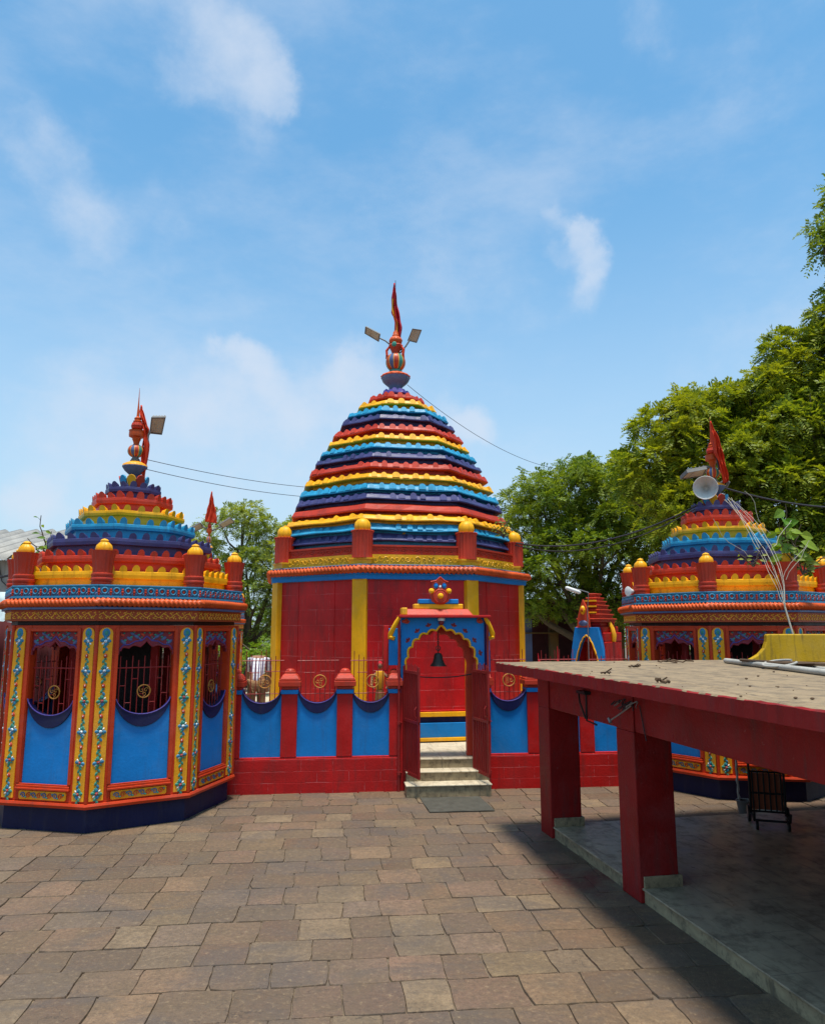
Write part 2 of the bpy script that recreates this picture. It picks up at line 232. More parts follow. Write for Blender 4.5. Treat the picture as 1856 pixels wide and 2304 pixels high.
# ------------------------------------------------------------------ mesh builder
class MB:
    def __init__(s): s.v = []; s.f = []; s.mi = []; s.M = Matrix.Identity(4); s.ci = 0
    def add(s, vs, fs, mi=None):
        o = len(s.v); s.v += [tuple(s.M @ Vector(p)) for p in vs]
        s.f += [tuple(i + o for i in f) for f in fs]; s.mi += [s.ci if mi is None else mi] * len(fs); return s
    def box(s, x0, x1, y0, y1, z0, z1, mi=None):
        return s.add([(x0, y0, z0), (x1, y0, z0), (x1, y1, z0), (x0, y1, z0), (x0, y0, z1), (x1, y0, z1), (x1, y1, z1), (x0, y1, z1)],
                     [(0, 3, 2, 1), (4, 5, 6, 7), (0, 1, 5, 4), (1, 2, 6, 5), (2, 3, 7, 6), (3, 0, 4, 7)], mi)
    def bar(s, a, b, w=.02, d=None, mi=None):                       # rectangular bar between two points
        a = Vector(a); b = Vector(b); d = d or w; z = (b - a).normalized(); x = z.cross(Vector((0, 0, 1)) if abs(z.z) < .95 else Vector((0, 1, 0))).normalized(); y = z.cross(x)
        q = [(-1, -1), (1, -1), (1, 1), (-1, 1)]
        return s.add([p + x * i * w / 2 + y * j * d / 2 for p in (a, b) for i, j in q], [(3, 2, 1, 0), (4, 5, 6, 7)] + [(i, (i + 1) % 4, 4 + (i + 1) % 4, 4 + i) for i in range(4)], mi)
    def plate(s, poly, y0, y1, mi=None):                            # outline in (x, z), front at y0, back at y1 (y0 < y1); counter-clockwise seen from -Y
        n = len(poly); vs = [(x, y0, z) for x, z in poly] + [(x, y1, z) for x, z in poly]
        return s.add(vs, [tuple(range(n)), tuple(range(2 * n - 1, n - 1, -1))] + [(i + n, (i + 1) % n + n, (i + 1) % n, i) for i in range(n)], mi)
    def slabp(s, poly, z0, z1, mi=None):                            # outline in (x, y) counter-clockwise from above
        n = len(poly); vs = [(x, y, z1) for x, y in poly] + [(x, y, z0) for x, y in poly]
        return s.add(vs, [tuple(range(n)), tuple(range(2 * n - 1, n - 1, -1))] + [(i + n, (i + 1) % n + n, (i + 1) % n, i) for i in range(n)], mi)
    def tube(s, pts, r, n=8, mi=None, cap=True):
        pts = [Vector(p) for p in pts]; k = len(pts); rs = r if isinstance(r, (list, tuple)) else [r] * k; vs = []; fs = []; up = Vector((0, 0, 1)); px = None
        for i, p in enumerate(pts):
            t = (pts[min(i + 1, k - 1)] - pts[max(i - 1, 0)]).normalized()
            if px is None: px = t.cross(up if abs(t.z) < .9 else Vector((1, 0, 0))).normalized()
            else: px = (px - t * px.dot(t)).normalized()
            y = t.cross(px)
            vs += [p + (px * math.cos(2 * PI * j / n) + y * math.sin(2 * PI * j / n)) * rs[i] for j in range(n)]
        for i in range(k - 1):
            fs += [(i * n + j, i * n + (j + 1) % n, (i + 1) * n + (j + 1) % n, (i + 1) * n + j) for j in range(n)]
        if cap: fs += [tuple(range(n - 1, -1, -1)), tuple(range((k - 1) * n, k * n))]
        return s.add(vs, fs, mi)
    def lathe(s, prof, n=24, c=(0, 0), flute=0, fn=0, mi=None, mis=None):   # prof: (r, z) upwards
        vs = []; fs = []; k = len(prof); m = []
        for r, z in prof:
            for j in range(n):
                a = 2 * PI * j / n; q = r * (1 + flute * math.cos(fn * a)) if fn else r
                vs.append((c[0] + q * math.cos(a), c[1] + q * math.sin(a), z))
        for i in range(k - 1):
            for j in range(n):
                fs.append((i * n + j, i * n + (j + 1) % n, (i + 1) * n + (j + 1) % n, (i + 1) * n + j)); m.append(j)
        fs += [tuple(range(n - 1, -1, -1)), tuple(range((k - 1) * n, k * n))]
        o = len(s.mi); s.add(vs, fs, mi)
        if mis:
            for q, j in enumerate(m): s.mi[o + q] = mis(j)
        return s
    def ball(s, c, r, n=12, mi=None, sq=(1, 1, 1)):
        k = max(4, n // 2); vs = []; fs = []
        for i in range(k + 1):
            t = PI * i / k
            for j in range(n):
                a = 2 * PI * j / n; vs.append((c[0] + sq[0] * r * math.sin(t) * math.cos(a), c[1] + sq[1] * r * math.sin(t) * math.sin(a), c[2] + sq[2] * r * math.cos(t)))
        for i in range(k): fs += [(i * n + j, (i + 1) * n + j, (i + 1) * n + (j + 1) % n, i * n + (j + 1) % n) for j in range(n)]
        return s.add(vs, fs, mi)
    def dome(s, x, y, z, rx, rz, h, n=7, mi=None, rot=0.0):         # low relief blob on a face looking to -Y
        vs = []; 
        for j in range(n):
            a = 2 * PI * j / n; dx, dz = rx * math.cos(a), rz * math.sin(a); vs.append((x + dx * math.cos(rot) - dz * math.sin(rot), y, z + dx * math.sin(rot) + dz * math.cos(rot)))
        for j in range(n):
            a = 2 * PI * j / n; dx, dz = .65 * rx * math.cos(a), .65 * rz * math.sin(a); vs.append((x + dx * math.cos(rot) - dz * math.sin(rot), y - h * .8, z + dx * math.sin(rot) + dz * math.cos(rot)))
        vs.append((x, y - h, z))
        return s.add(vs, [(j, (j + 1) % n, n + (j + 1) % n, n + j) for j in range(n)] + [(n + j, n + (j + 1) % n, 2 * n) for j in range(n)], mi)
    def octo(s, prof, sub=1, mi=None, wob=0.0, closed=True):        # prof: (R, z) upwards/outline; corners at 45 deg steps, corner 0 to -Y
        vs = []; fs = []; n = 8 * sub; k = len(prof)
        for r, z in prof:
            for c in range(8):
                a0, a1 = c * PI / 4, (c + 1) * PI / 4
                p0 = Vector((r * math.sin(a0), -r * math.cos(a0), z)); p1 = Vector((r * math.sin(a1), -r * math.cos(a1), z))
                for q in range(sub):
                    p = p0.lerp(p1, q / sub)
                    if wob: p = p + noise.noise_vector(p * 1.7 + Vector((z * 3, 0, 0))) * wob + noise.noise_vector(p * 7) * wob * .35
                    vs.append(p)
        for i in range(k - 1): fs += [(i * n + j, i * n + (j + 1) % n, (i + 1) * n + (j + 1) % n, (i + 1) * n + j) for j in range(n)]
        if closed: fs += [tuple(range(n - 1, -1, -1)), tuple(range((k - 1) * n, k * n))]
        return s.add(vs, fs, mi)
    def build(s, name, mats, parent=None, smooth=False, bevel=0.0, loc=None, rz=None, auto=True):
        me = bpy.data.meshes.new(name); me.from_pydata(s.v, [], s.f)
        if not isinstance(mats, (list, tuple)): mats = [mats]
        for m in mats: me.materials.append(m)
        me.polygons.foreach_set('material_index', s.mi)
        if smooth:
            me.polygons.foreach_set('use_smooth', [True] * len(s.f))
            if auto:
                try: me.set_sharp_from_angle(angle=R(42))
                except Exception: pass
        me.update(); o = bpy.data.objects.new(name, me); COL.objects.link(o)
        if parent is not None: o.parent = parent
        if loc is not None: o.location = loc
        if rz is not None: o.rotation_euler = (0, 0, rz)
        if bevel:
            b = o.modifiers.new('bevel', 'BEVEL'); b.width = bevel; b.segments = 2; b.limit_method = 'ANGLE'; b.angle_limit = R(40); b.harden_normals = False
        return o
def tag(o, label, cat, group=None, kind=None):
    if label: o['label'] = label
    if cat: o['category'] = cat
    if group: o['group'] = group
    if kind: o['kind'] = kind
    return o
def empty(name, loc=(0, 0, 0), rz=0.0, label=None, cat=None, group=None):
    o = bpy.data.objects.new(name, None); COL.objects.link(o); o.location = loc; o.rotation_euler = (0, 0, rz); o.empty_display_size = .2
    return tag(o, label, cat, group)
def structure(o): o['kind'] = 'structure'; return o
KIDS = {}
def copy_tree(o, parent=None, skip=()):
    c = o.copy(); COL.objects.link(c)
    if parent is not None: c.parent = parent
    for ch in [x for x in bpy.data.objects if x.parent == o]:
        if ch.name.split('.')[0] not in skip: copy_tree(ch, c, skip)
    return c
def ang(k): return R(22.5 + 45 * k)

# ------------------------------------------------------------------ relief helpers
def spiral(mb, x, y, z, s, flip=1, rot=0.0, turns=1.25, r=.006, mi=0, n=5):
    pts = []
    for i in range(15):
        t = i / 14; a = rot + flip * t * turns * 2 * PI; q = s * (1 - .8 * t); pts.append((x + q * math.cos(a), y, z + q * math.sin(a)))
    mb.tube(pts, [r * (1 - .35 * i / 14) for i in range(15)], n, mi)
def flower(mb, x, y, z, s, rng):
    for q in range(4):
        a = q * PI / 2 + rng.uniform(-.2, .2); mb.dome(x + math.cos(a) * s * .62, y, z + math.sin(a) * s * .62, s * .46, s * .36, .012, 7, 1 if rng.random() < .7 else 2, a)
    for q in range(4):
        a = q * PI / 2 + PI / 4; mb.dome(x + math.cos(a) * s * .66, y, z + math.sin(a) * s * .66, s * .30, s * .17, .008, 6, 2 if q % 2 else 4, a)
    mb.dome(x, y - .006, z, s * .3, s * .3, .012, 7, 4 if rng.random() < .5 else 3); mb.dome(x, y - .013, z, s * .14, s * .14, .008, 6, 1)
def bud(mb, x, y, z, s, rng):
    mb.dome(x, y, z, s * .55, s * .7, .014, 8, 3, rng.uniform(-.4, .4)); mb.dome(x - s * .15, y - .008, z + s * .1, s * .16, s * .3, .008, 6, 4)
    for q in (-1, 1): mb.dome(x + q * s * .2, y, z - s * .85, s * .2, s * .45, .009, 6, 2, q * .5)
RELIEF = [STRIP, LIGHTBLUE, TEAL, BUD, WHITE]
def floral(z0, z1, x=0.0, y=0.0, s=.05, seed=1):
    mb = MB(); rng = random.Random(seed); z = z1 - .07; i = 0
    mb.dome(x, y, z1 - .055, s * .8, s * 1.0, .012, 9, 1); mb.dome(x, y - .008, z1 - .055, s * .4, s * .55, .010, 7, 2)
    z = z1 - .15
    while z > z0 + .03:
        (flower if i % 2 == 0 else bud)(mb, x + rng.uniform(-.006, .006), y, z, s * (1.05 if i % 2 == 0 else .7), rng)
        zz = z - .06
        for q in range(3):
            mb.dome(x + (.012 if q % 2 else -.012), y, zz - q * .032, s * .28, s * .46, .009, 6, 2 if q != 1 or i % 3 else 1, .5 if q % 2 else -.5)
        z -= .172; i += 1
    return mb

# ------------------------------------------------------------------ temple pieces
def tab(mb, m, u, rad, z, wd, ht, dep, lean=.02, mi=None):
    """one rounded merlon on the front edge of a tier's face (face direction m, offset u)"""
    ca, sa = math.cos(m), math.sin(m); prof = [(-wd / 2, 0)] + [(wd / 2 * -math.cos(t), ht * (.45 + .55 * math.sin(t))) for t in [PI * q / 6 for q in range(7)]] + [(wd / 2, 0)]
    def P(uu, d, zz): return (uu * ca + d * sa, uu * sa - d * ca, zz)
    n = len(prof); vs = [P(u + a, rad + lean * b / ht, z + b) for a, b in prof] + [P(u + a * .92, rad - dep + lean * b / ht * .5, z + b * .72) for a, b in prof]
    mb.add(vs, [tuple(range(n)), tuple(range(2 * n - 1, n - 1, -1))] + [(i + n, i + n + 1, i + 1, i) for i in range(n - 1)], mi)
def tier(name, parent, mat, r, zt, zv, zb, rn, zn, r_in, z_in, pitch=.15, wd=.085, dep=.05, seed=0, wob=.006, tabs=True, slope=0.0):
    """an octagonal roof tier: neck (rn from zn up), eave with fascia zb..zv at radius r, merlons up to zt"""
    mb = MB(); rng = random.Random(seed)
    mb.octo([(rn, zn), (rn - .003, zb - .006), (r - .02, zb - .004), (r, zb), (r + .006 - slope * .12, zb + (.5 if not slope else .22) * (zv - zb)), (r + .003 - slope * .9, zv - .004), (r - .004 - slope, zv), (r_in, z_in)], sub=8, wob=wob, closed=False)
    side = 2 * r * math.sin(PI / 8); ap = r * math.cos(PI / 8); n = max(2, round((side - .04) / pitch)) if tabs else 0
    for k in range(8):
        for i in range(n):
            u = -side / 2 + side * (i + .5) / n; h = (zt - zv + .022) * (rng.uniform(.88, 1.08) if not slope else rng.uniform(.62, 1.12))
            if slope and rng.random() < .09: continue
            if slope: tab(mb, ang(k), u + rng.uniform(-.015, .015), ap - .002, zb + .024 + rng.uniform(-.006, .006), wd * rng.uniform(.85, 1.3), (zt - zb - .012) * rng.uniform(.66, 1.0), .15, -slope * .85); continue
            tab(mb, ang(k), u + rng.uniform(-.006, .006) * (3 if slope else 1), ap - .004 - slope * .62, zv - .014 - slope * .25, wd * (rng.uniform(.9, 1.08) if not slope else rng.uniform(.75, 1.2)), h + slope * .2, dep, .012 - slope * .3)
    return mb.build(name, mat, parent)
def rope(name, parent, mat, r, z, rr, pitch, per=160, amp=.16):
    mb = MB(); pts = []
    for k in range(8):
        p0 = Vector((r * math.sin(k * PI / 4), -r * math.cos(k * PI / 4), z)); p1 = Vector((r * math.sin((k + 1) * PI / 4), -r * math.cos((k + 1) * PI / 4), z))
        for i in range(per):
            p = p0.lerp(p1, i / per); p.z += .006 * noise.noise(p * 2.3); pts.append(p)
    n = 12; N = len(pts); vs = []; s = 0.0
    for i, p in enumerate(pts):
        t = (pts[(i + 2) % N] - pts[i - 2]).normalized(); x = Vector((t.y, -t.x, 0)).normalized(); s += (pts[i] - pts[i - 1]).length
        for j in range(n):
            a = 2 * PI * j / n; q = rr * (1 + amp * math.cos(2 * PI * s / pitch + 3 * a)); vs.append(p + (x * math.cos(a) + Vector((0, 0, 1)) * math.sin(a)) * q)
    fs = [(i * n + j, i * n + (j + 1) % n, ((i + 1) % N) * n + (j + 1) % n, ((i + 1) % N) * n + j) for i in range(N) for j in range(n)]
    mb.add(vs, fs); return mb.build(name, mat, parent, smooth=True, auto=False)

ARCH = []
def foil_arch(half, z0, rise, lobes=7, bump=.035, n=6, ogee=.05):
    """cusped arch outline from (-half, z0) over the apex to (half, z0)"""
    pts = []
    for i in range(lobes):
        for j in range(n):
            t = (i + j / n) / lobes; a = PI * (1 - t); q = math.sin(PI * j / n)
            rx = half + 0 * q; x = rx * math.cos(a); z = rise * math.sin(a) ** .8 if math.sin(a) > 0 else 0
            pts.append((x * (1 + bump * q / half * .6), z0 + z + bump * q * .8 + ogee * max(0, 1 - abs(x) / (half * .22)) ** 1.5))
    pts.append((half, z0)); return pts

def pavilion(name, loc, rot, label, group):
    root = empty(name, loc, rot, label, 'pavilion', group)
    # plinth and base
    MB().octo([(1.45, 0), (1.447, .265)], 6, wob=.004).build('plinth', PLINTH, root)
    MB().octo([(1.47, .266), (1.53, .268), (1.545, .30), (1.535, .325)], 4, wob=.003).build('base_moulding', ORANGE, root)
    MB().octo([(1.40, .327), (1.40, .35)], 1).build('floor', PLINTH, root)
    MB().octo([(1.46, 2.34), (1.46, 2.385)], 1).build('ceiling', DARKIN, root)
    # faces
    ap = 1.5 * math.cos(PI / 8); hs = 1.5 * math.sin(PI / 8)
    fr = MB()
    fr.box(-hs, -.32, -ap, -ap + .12, .327, 2.335); fr.box(.32, hs, -ap, -ap + .12, .327, 2.335)
    fr.box(-.32, .32, -ap + .002, -ap + .118, .327, .46); fr.box(-.32, .32, -ap + .002, -ap + .118, 2.27, 2.335)
    fr.box(-.36, .36, -ap - .035, -ap + .004, .452, .478); fr.box(-.355, .355, -ap - .022, -ap + .004, .478, .505); fr.box(-.345, .345, -ap - .012, -ap + .004, .505, .522)
    for q in (-1, 1): fr.box(q * .345 - .022, q * .345 + .022, -ap - .016, -ap + .004, .522, 2.30)
    fr.box(-.323, .323, -ap - .016, -ap + .004, 2.262, 2.30)
    fr.tube([(-hs, -ap - .004, .33), (-hs, -ap - .004, 2.335)], .024, 8)
    scoop = [(.322 * math.sin(t), 1.52 - .235 * math.cos(t)) for t in [R(-78 + 156 * i / 16) for i in range(17)]]
    pn = MB().plate([(-.322, .46), (.322, .46)] + [(x, z - .03) for x, z in reversed(scoop)], -ap + .03, -ap + .09)
    low = [(x * 1.0, z - .04 - .105 * math.cos(x / .322 * PI / 2) ** .7 if abs(x) < .3219 else z - .05) for x, z in scoop]
    nb = MB().plate(low + list(reversed(scoop)), -ap + .012, -ap + .10)
    rim = MB().tube([(x, -ap + .012, z + .002) for x, z in scoop], .008, 6)
    ar = MB(); top = foil_arch(.325, 1.985, .10, 7, .03, 6, .045)
    ar.plate([(-.32, 2.272)] + [(max(-.32, min(.32, x)), z) for x, z in top] + [(.32, 2.272)], -ap + .03, -ap + .075)
    ar.tube([(max(-.318, min(.318, x)), -ap + .028, z) for x, z in top], .013, 6)
    rl = MB(); rl.ci = 1; rg = random.Random(4)
    for q in (-1, 1):
        pts = [(q * .31, 2.045), (q * .27, 2.10), (q * .20, 2.105), (q * .13, 2.145), (q * .06, 2.15), (0, 2.205)]
        rl.tube([(x, -ap + .026, z) for x, z in pts], .007, 5, 5)
        for (x, z, s) in ((.27, 2.135, .042), (.20, 2.175, .040), (.12, 2.20, .038), (.05, 2.225, .03), (.285, 2.22, .03), (.17, 2.235, .035), (.08, 2.17, .025)):
            rl.dome(q * x, -ap + .03, z, s, s * .55, .014, 8, 1 if s != .03 else 3, q * .6); rl.dome(q * x - q * .02, -ap + .026, z + .02, s * .5, s * .35, .012, 6, 2, -q * .5)
    st = MB()
    def stripo(x): 
        w2 = .078; return [(x - w2, .35), (x + w2, .35), (x + w2, 2.24)] + [(x + w2 * math.cos(t), 2.24 + .07 * math.sin(t)) for t in [PI * i / 8 for i in range(1, 8)]] + [(x - w2, 2.24)]
    st.plate(stripo(0), -ap - .012, -ap + .002)
    fl = floral(.37, 2.30, 0, -ap - .012, .058, 3)
    bp = MB().plate([(-.30, .345), (.30, .345), (.315, .36), (.315, .43), (.30, .442), (-.30, .442), (-.315, .43), (-.315, .36)], -ap - .014, -ap + .004)
    sc = MB(); 
    for i in range(8):
        x = -.25 + i * .071; spiral(sc, x, -ap - .018, .392, .034, 1 if i % 2 else -1, (0 if i % 2 else PI), r=.008, mi=0 if i % 2 else 1)
        sc.dome(x + .035, -ap - .014, .392 + (.02 if i % 2 else -.02), .018, .012, .012, 6, 2)
    rb = MB()
    for i in range(9):
        x = -.28 + .07 * i; zb = 1.285 + .235 * (1 - math.cos(math.asin(min(1, abs(x) / .33)))) ; rb.tube([(x, -ap + .07, zb - .02), (x, -ap + .07, 1.97 - .05 * (i % 2))], .0065, 5)
    for z in (1.83,): rb.tube([(-.325, -ap + .07, z), (.325, -ap + .07, z)], .0075, 5)
    for i in range(8):
        x = -.28 + .07 * i; z = (1.62, 1.42, 1.70, 1.52)[i % 4]
        if z > 1.32 + .25 * abs(x): rb.tube([(x, -ap + .07, z), (x + .07, -ap + .07, z)], .006, 5)
    rg_ = MB(); rg_.tube([(.005 + .075 * math.cos(t), -ap + .058, 1.55 + .075 * math.sin(t)) for t in [2 * PI * i / 24 for i in range(25)]], .008, 6)
    for q in range(3):
        a = q * 2.1 + .5; spiral(rg_, .005 + .03 * math.cos(a), -ap + .058, 1.55 + .03 * math.sin(a), .028, 1, a, 1, .004)
    fz = MB().plate([(-hs * 1.032, 2.386), (hs * 1.032, 2.386), (hs * 1.032, 2.515), (-hs * 1.032, 2.515)], -ap * 1.03, -ap * 1.03 + .10)
    fz.box(-hs * 1.035, hs * 1.035, -ap * 1.03 - .012, -ap * 1.03 + .01, 2.386, 2.398); fz.box(-hs * 1.035, hs * 1.035, -ap * 1.03 - .012, -ap * 1.03 + .01, 2.503, 2.516)
    fg = MB(); rg2 = random.Random(9)
    fg.tube([(-.57 + i * .012, -ap * 1.03 - .003, 2.452 + .024 * math.sin(i * .53)) for i in range(96)], .0045, 5)
    for i in range(30):
        x = -.56 + i * .0385 + rg2.uniform(-.006, .006); sg = 1 if i % 2 else -1; fg.dome(x, -ap * 1.03, 2.452 + sg * .030, .017, .008, .009, 6, 0, sg * .7 + rg2.uniform(-.4, .4)); fg.dome(x + .014, -ap * 1.03, 2.452 + sg * .012, .012, .006, .008, 6, 0, -sg * .6); fg.dome(x - .01, -ap * 1.03, 2.452 - sg * .038, .008, .008, .007, 6)
    rb_ = 1.553 * math.cos(PI / 8); hb = 1.553 * math.sin(PI / 8)
    bd = MB(); bd.plate([(-hb, 2.672), (hb, 2.672), (hb * .985, 2.80), (-hb * .985, 2.80)], -rb_, -rb_ + .12); bd.box(-hb * 1.01, hb * 1.01, -rb_ - .02, -rb_ + .01, 2.655, 2.678); bd.box(-hb, hb, -rb_ - .012, -rb_ + .01, 2.792, 2.812)
    rs = MB(); 
    for i in range(9):
        x = -hb + hb * 2 * (i + .5) / 9; y = -rb_ - .008
        rs.tube([(x + .033 * math.cos(t), y, 2.742 + .034 * math.sin(t)) for t in [2 * PI * j / 12 for j in range(13)]], .0105, 6, 0); rs.dome(x, y + .008, 2.742, .02, .022, .014, 7, 1)
        xx = -hb + hb * 2 * i / 9 + .004
        rs.dome(xx, y + .008, 2.755, .016, .016, .018, 7, 1); rs.dome(xx, y + .008, 2.728, .018, .018, .02, 7, 1); rs.dome(xx, y + .008, 2.70, .013, .018, .016, 7, 1)
        for q in (-1, 1): rs.dome(xx + q * .03, y + .006, 2.705, .012, .02, .012, 6, 2, q * .6)
    proto = []
    for k in range(8):
        a = ang(k)
        if k == 0:
            f = fr.build('face_frame', ORANGE, root, bevel=.006, rz=a); p = pn.build('blue_panel', BLUE, root, bevel=.004, rz=a); b_ = nb.build('scoop_band', NAVY, root, bevel=.004, rz=a); rm = rim.build('rim', PURPLE, b_)
            g = ar.build('arch_panel', ARCHRED, root, rz=a); rl.build('relief', [STRIP, DUSKBLUE, TEAL, BUD, WHITE, PURPLE], g)
            r1 = rb.build('railing', IRON, root, rz=a); rg_.build('emblem_ring', RING, r1)
            bq = bp.build('base_panel', STRIP, root, rz=a, bevel=.004); sc.build('scroll_relief', [BUD, DUSKBLUE, TEAL], bq)
            z_ = fz.build('frieze', FRIEZE, root, rz=a); fg.build('scroll_relief', GOLD, z_)
            d_ = bd.build('rosette_band', LIGHTBLUE, root, rz=a, bevel=.004); rs.build('rosettes', [LIGHTBLUE, BUD, DUSKBLUE], d_)
            s1 = st.build('floral_strip', STRIP, root, rz=a, bevel=.003); fl.build('flower_relief', RELIEF, s1); s1.location = Matrix.Rotation(a, 3, 'Z') @ Vector((-.472, 0, 0))
            proto = [f, p, b_, g, r1, bq, z_, d_, s1]
            s2 = copy_tree(s1, root); s2.location = Matrix.Rotation(a, 3, 'Z') @ Vector((.472, 0, 0))
        else:
            for o in proto:
                c = copy_tree(o, root); c.rotation_euler = (0, 0, a)
                if o is s1:
                    c.location = Matrix.Rotation(a, 3, 'Z') @ Vector((-.472, 0, 0)); c2 = copy_tree(o, root); c2.rotation_euler = (0, 0, a); c2.children[0].scale = (-1, 1, 1); c2.location = Matrix.Rotation(a, 3, 'Z') @ Vector((.472, 0, 0))
    # added near-black core stands in for the shade inside; red posts at its corners
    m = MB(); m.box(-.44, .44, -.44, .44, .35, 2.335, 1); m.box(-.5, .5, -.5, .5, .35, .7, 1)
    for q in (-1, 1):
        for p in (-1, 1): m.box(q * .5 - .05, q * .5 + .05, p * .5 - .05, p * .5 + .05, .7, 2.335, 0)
    m.build('dark_core_and_posts', [RED, DARKIN], root, bevel=.01)
    # eave: soffit, rope, tiers
    MB().octo([(1.45, 2.517), (1.60, 2.522), (1.60, 2.548), (1.5, 2.55), (1.5, 2.655)], 4, wob=.003).build('cornice', DUSKBLUE, root)
    rope('rope_moulding', root, ROPE, 1.592, 2.60, .046, .056, 150, .26)
    T = [('yellow', TIERYEL, 1.389, 3.06, 2.99, 2.905, 1.335, 2.80, 1.18, 3.005), ('red', TIERRED, 1.225, 3.274, 3.20, 3.12, 1.15, 2.99, 1.08, 3.215), ('navy', TIERNAVY, 1.10, 3.50, 3.427, 3.345, 1.03, 3.205, .80, 3.445),
         ('blue', TIERBLUE, .868, 3.723, 3.64, 3.57, .81, 3.43, .66, 3.665), ('yellow', TIERYEL, .713, 3.914, 3.84, 3.775, .66, 3.655, .50, 3.86), ('red', TIERRED, .545, 4.118, 4.043, 3.965, .49, 3.85, .34, 4.06), ('navy', TIERNAVY, .375, 4.29, 4.225, 4.155, .325, 4.05, .02, 4.24)]
    MB().octo([(1.3, 2.814), (1.5, 2.813), (1.5, 2.816), (1.0, 2.83)], 1).build('roof_base', TIERYEL, root)
    for i, (c, m_, r, zt, zv, zb, rn, zn, ri, zi) in enumerate(T):
        tier('roof_tier', root, m_, r, zt, zv, zb, rn, zn, ri, zi, .148, .088, .06, i, .007)['label'] = c + ' scalloped roof tier'
    pe = MB(); pm_ = [TIERYEL, TIERRED, TIERBLUE]
    for q in range(9):
        a = q * 2 * PI / 9; pe.M = Matrix.Rotation(a, 4, 'Z') @ Matrix.Translation((0, -.15, 4.24)) @ Matrix.Rotation(R(14), 4, 'X')
        pe.plate([(-.02, 0), (.02, 0)] + [(.062 * math.cos(t), .12 + .07 * math.sin(t)) for t in [R(-20 + 220 * i / 8) for i in range(9)]], -.012, .012, q % 3)
    pe.build('lotus_petals', pm_, root, bevel=.004)
    # urns
    ur = MB(); ur.lathe([(.12, 2.813), (.125, 2.84), (.115, 2.85), (.128, 2.862), (.132, 2.885), (.12, 2.905), (.128, 2.92), (.125, 2.945), (.108, 2.955)], 24, flute=.0)
    ur.lathe([(.108, 2.95), (.115, 3.05), (.128, 3.15), (.140, 3.21), (.142, 3.222), (.10, 3.215)], 64, flute=.035, fn=16)
    kn = MB().lathe([(.088, 3.215), (.096, 3.245), (.085, 3.29), (.05, 3.325), (.042, 3.33), (.048, 3.345), (.03, 3.362), (.002, 3.372)], 40, flute=.06, fn=8)
    u0 = None
    for k in range(8):
        a = k * PI / 4; lc = (1.43 * math.sin(a), -1.43 * math.cos(a), 0)
        if u0 is None: u0 = ur.build('corner_urn', TIERRED, root, smooth=True, loc=lc); kn.build('urn_knob', TIERYEL, u0, smooth=True)
        else: c = copy_tree(u0, root); c.location = lc; c.rotation_euler = (0, 0, a)
    # finial
    f = empty('finial'); f.parent = root; f.scale = (.68, .68, 1)
    MB().lathe([(.03, 4.24), (.06, 4.43), (.12, 4.46), (.20, 4.51), (.252, 4.562), (.25, 4.575)], 28).build('bowl', GREYBLUE, f, smooth=True)
    b2 = MB().lathe([(.25, 4.574), (.235, 4.60), (.17, 4.625), (.11, 4.645), (.09, 4.65)], 40, flute=.03, fn=14).build('bowl_rim', STRIP, f, smooth=True)
    MB().lathe([(.10, 4.648), (.105, 4.662), (.085, 4.672), (.088, 4.684), (.07, 4.692), (.064, 4.71), (.07, 4.72)], 20).build('stem', LAMPGREY, f, smooth=True)
    stripe_ball((0, 0, 4.80), .165, .088, f)
    MB().lathe([(.07, 4.878), (.072, 4.892), (.055, 4.90), (.062, 4.93), (.075, 4.955), (.085, 4.965), (.09, 4.99), (.155, 5.01), (.16, 5.04), (.155, 5.09), (.165, 5.10), (.10, 5.112)], 32, flute=.02, fn=8).build('cup', ROPE, f, smooth=True)
    MB().lathe([(.06, 5.11), (.11, 5.13), (.125, 5.17), (.105, 5.212), (.06, 5.225)], 40, flute=.04, fn=10).build('melon_ball', TIERRED, f, smooth=True)
    MB().lathe([(.085, 5.222), (.092, 5.24), (.06, 5.255), (.07, 5.27), (.072, 5.285), (.045, 5.30), (.03, 5.31), (.012, 5.52), (.003, 5.74)], 16).build('spire', ROPE, f, smooth=True)
    return root
def stripe_ball(c, r, h, parent, n=84):
    mb = MB(); prof = []
    for i in range(13):
        t = -PI / 2 * .78 + PI * .78 * i / 12; prof.append((r * math.cos(t) ** .8, c[2] + h * math.sin(t) / math.sin(PI / 2 * .78)))
    seq = [0, 1, 0, 2, 3, 0, 1, 2, 3, 0, 1, 2]
    mb.lathe(prof, n, (c[0], c[1]), mis=lambda j: seq[(j // 7) % 12] if j % 7 else 4)
    mb.build('striped_ball', [BUD, GREENP, ROPE, DUSKBLUE, STRIP], parent, smooth=True, auto=False)

P_L = (-3.95, 10.22, 0); P_R = (4.90, 11.72, 0); P_M = (-.36, 14.98, -.076)
pav = pavilion('painted_pavilion', P_L, .164, 'octagonal painted pavilion with blue scooped panels on navy plinth, nearest the camera', 'small octagonal pavilions at the wall')
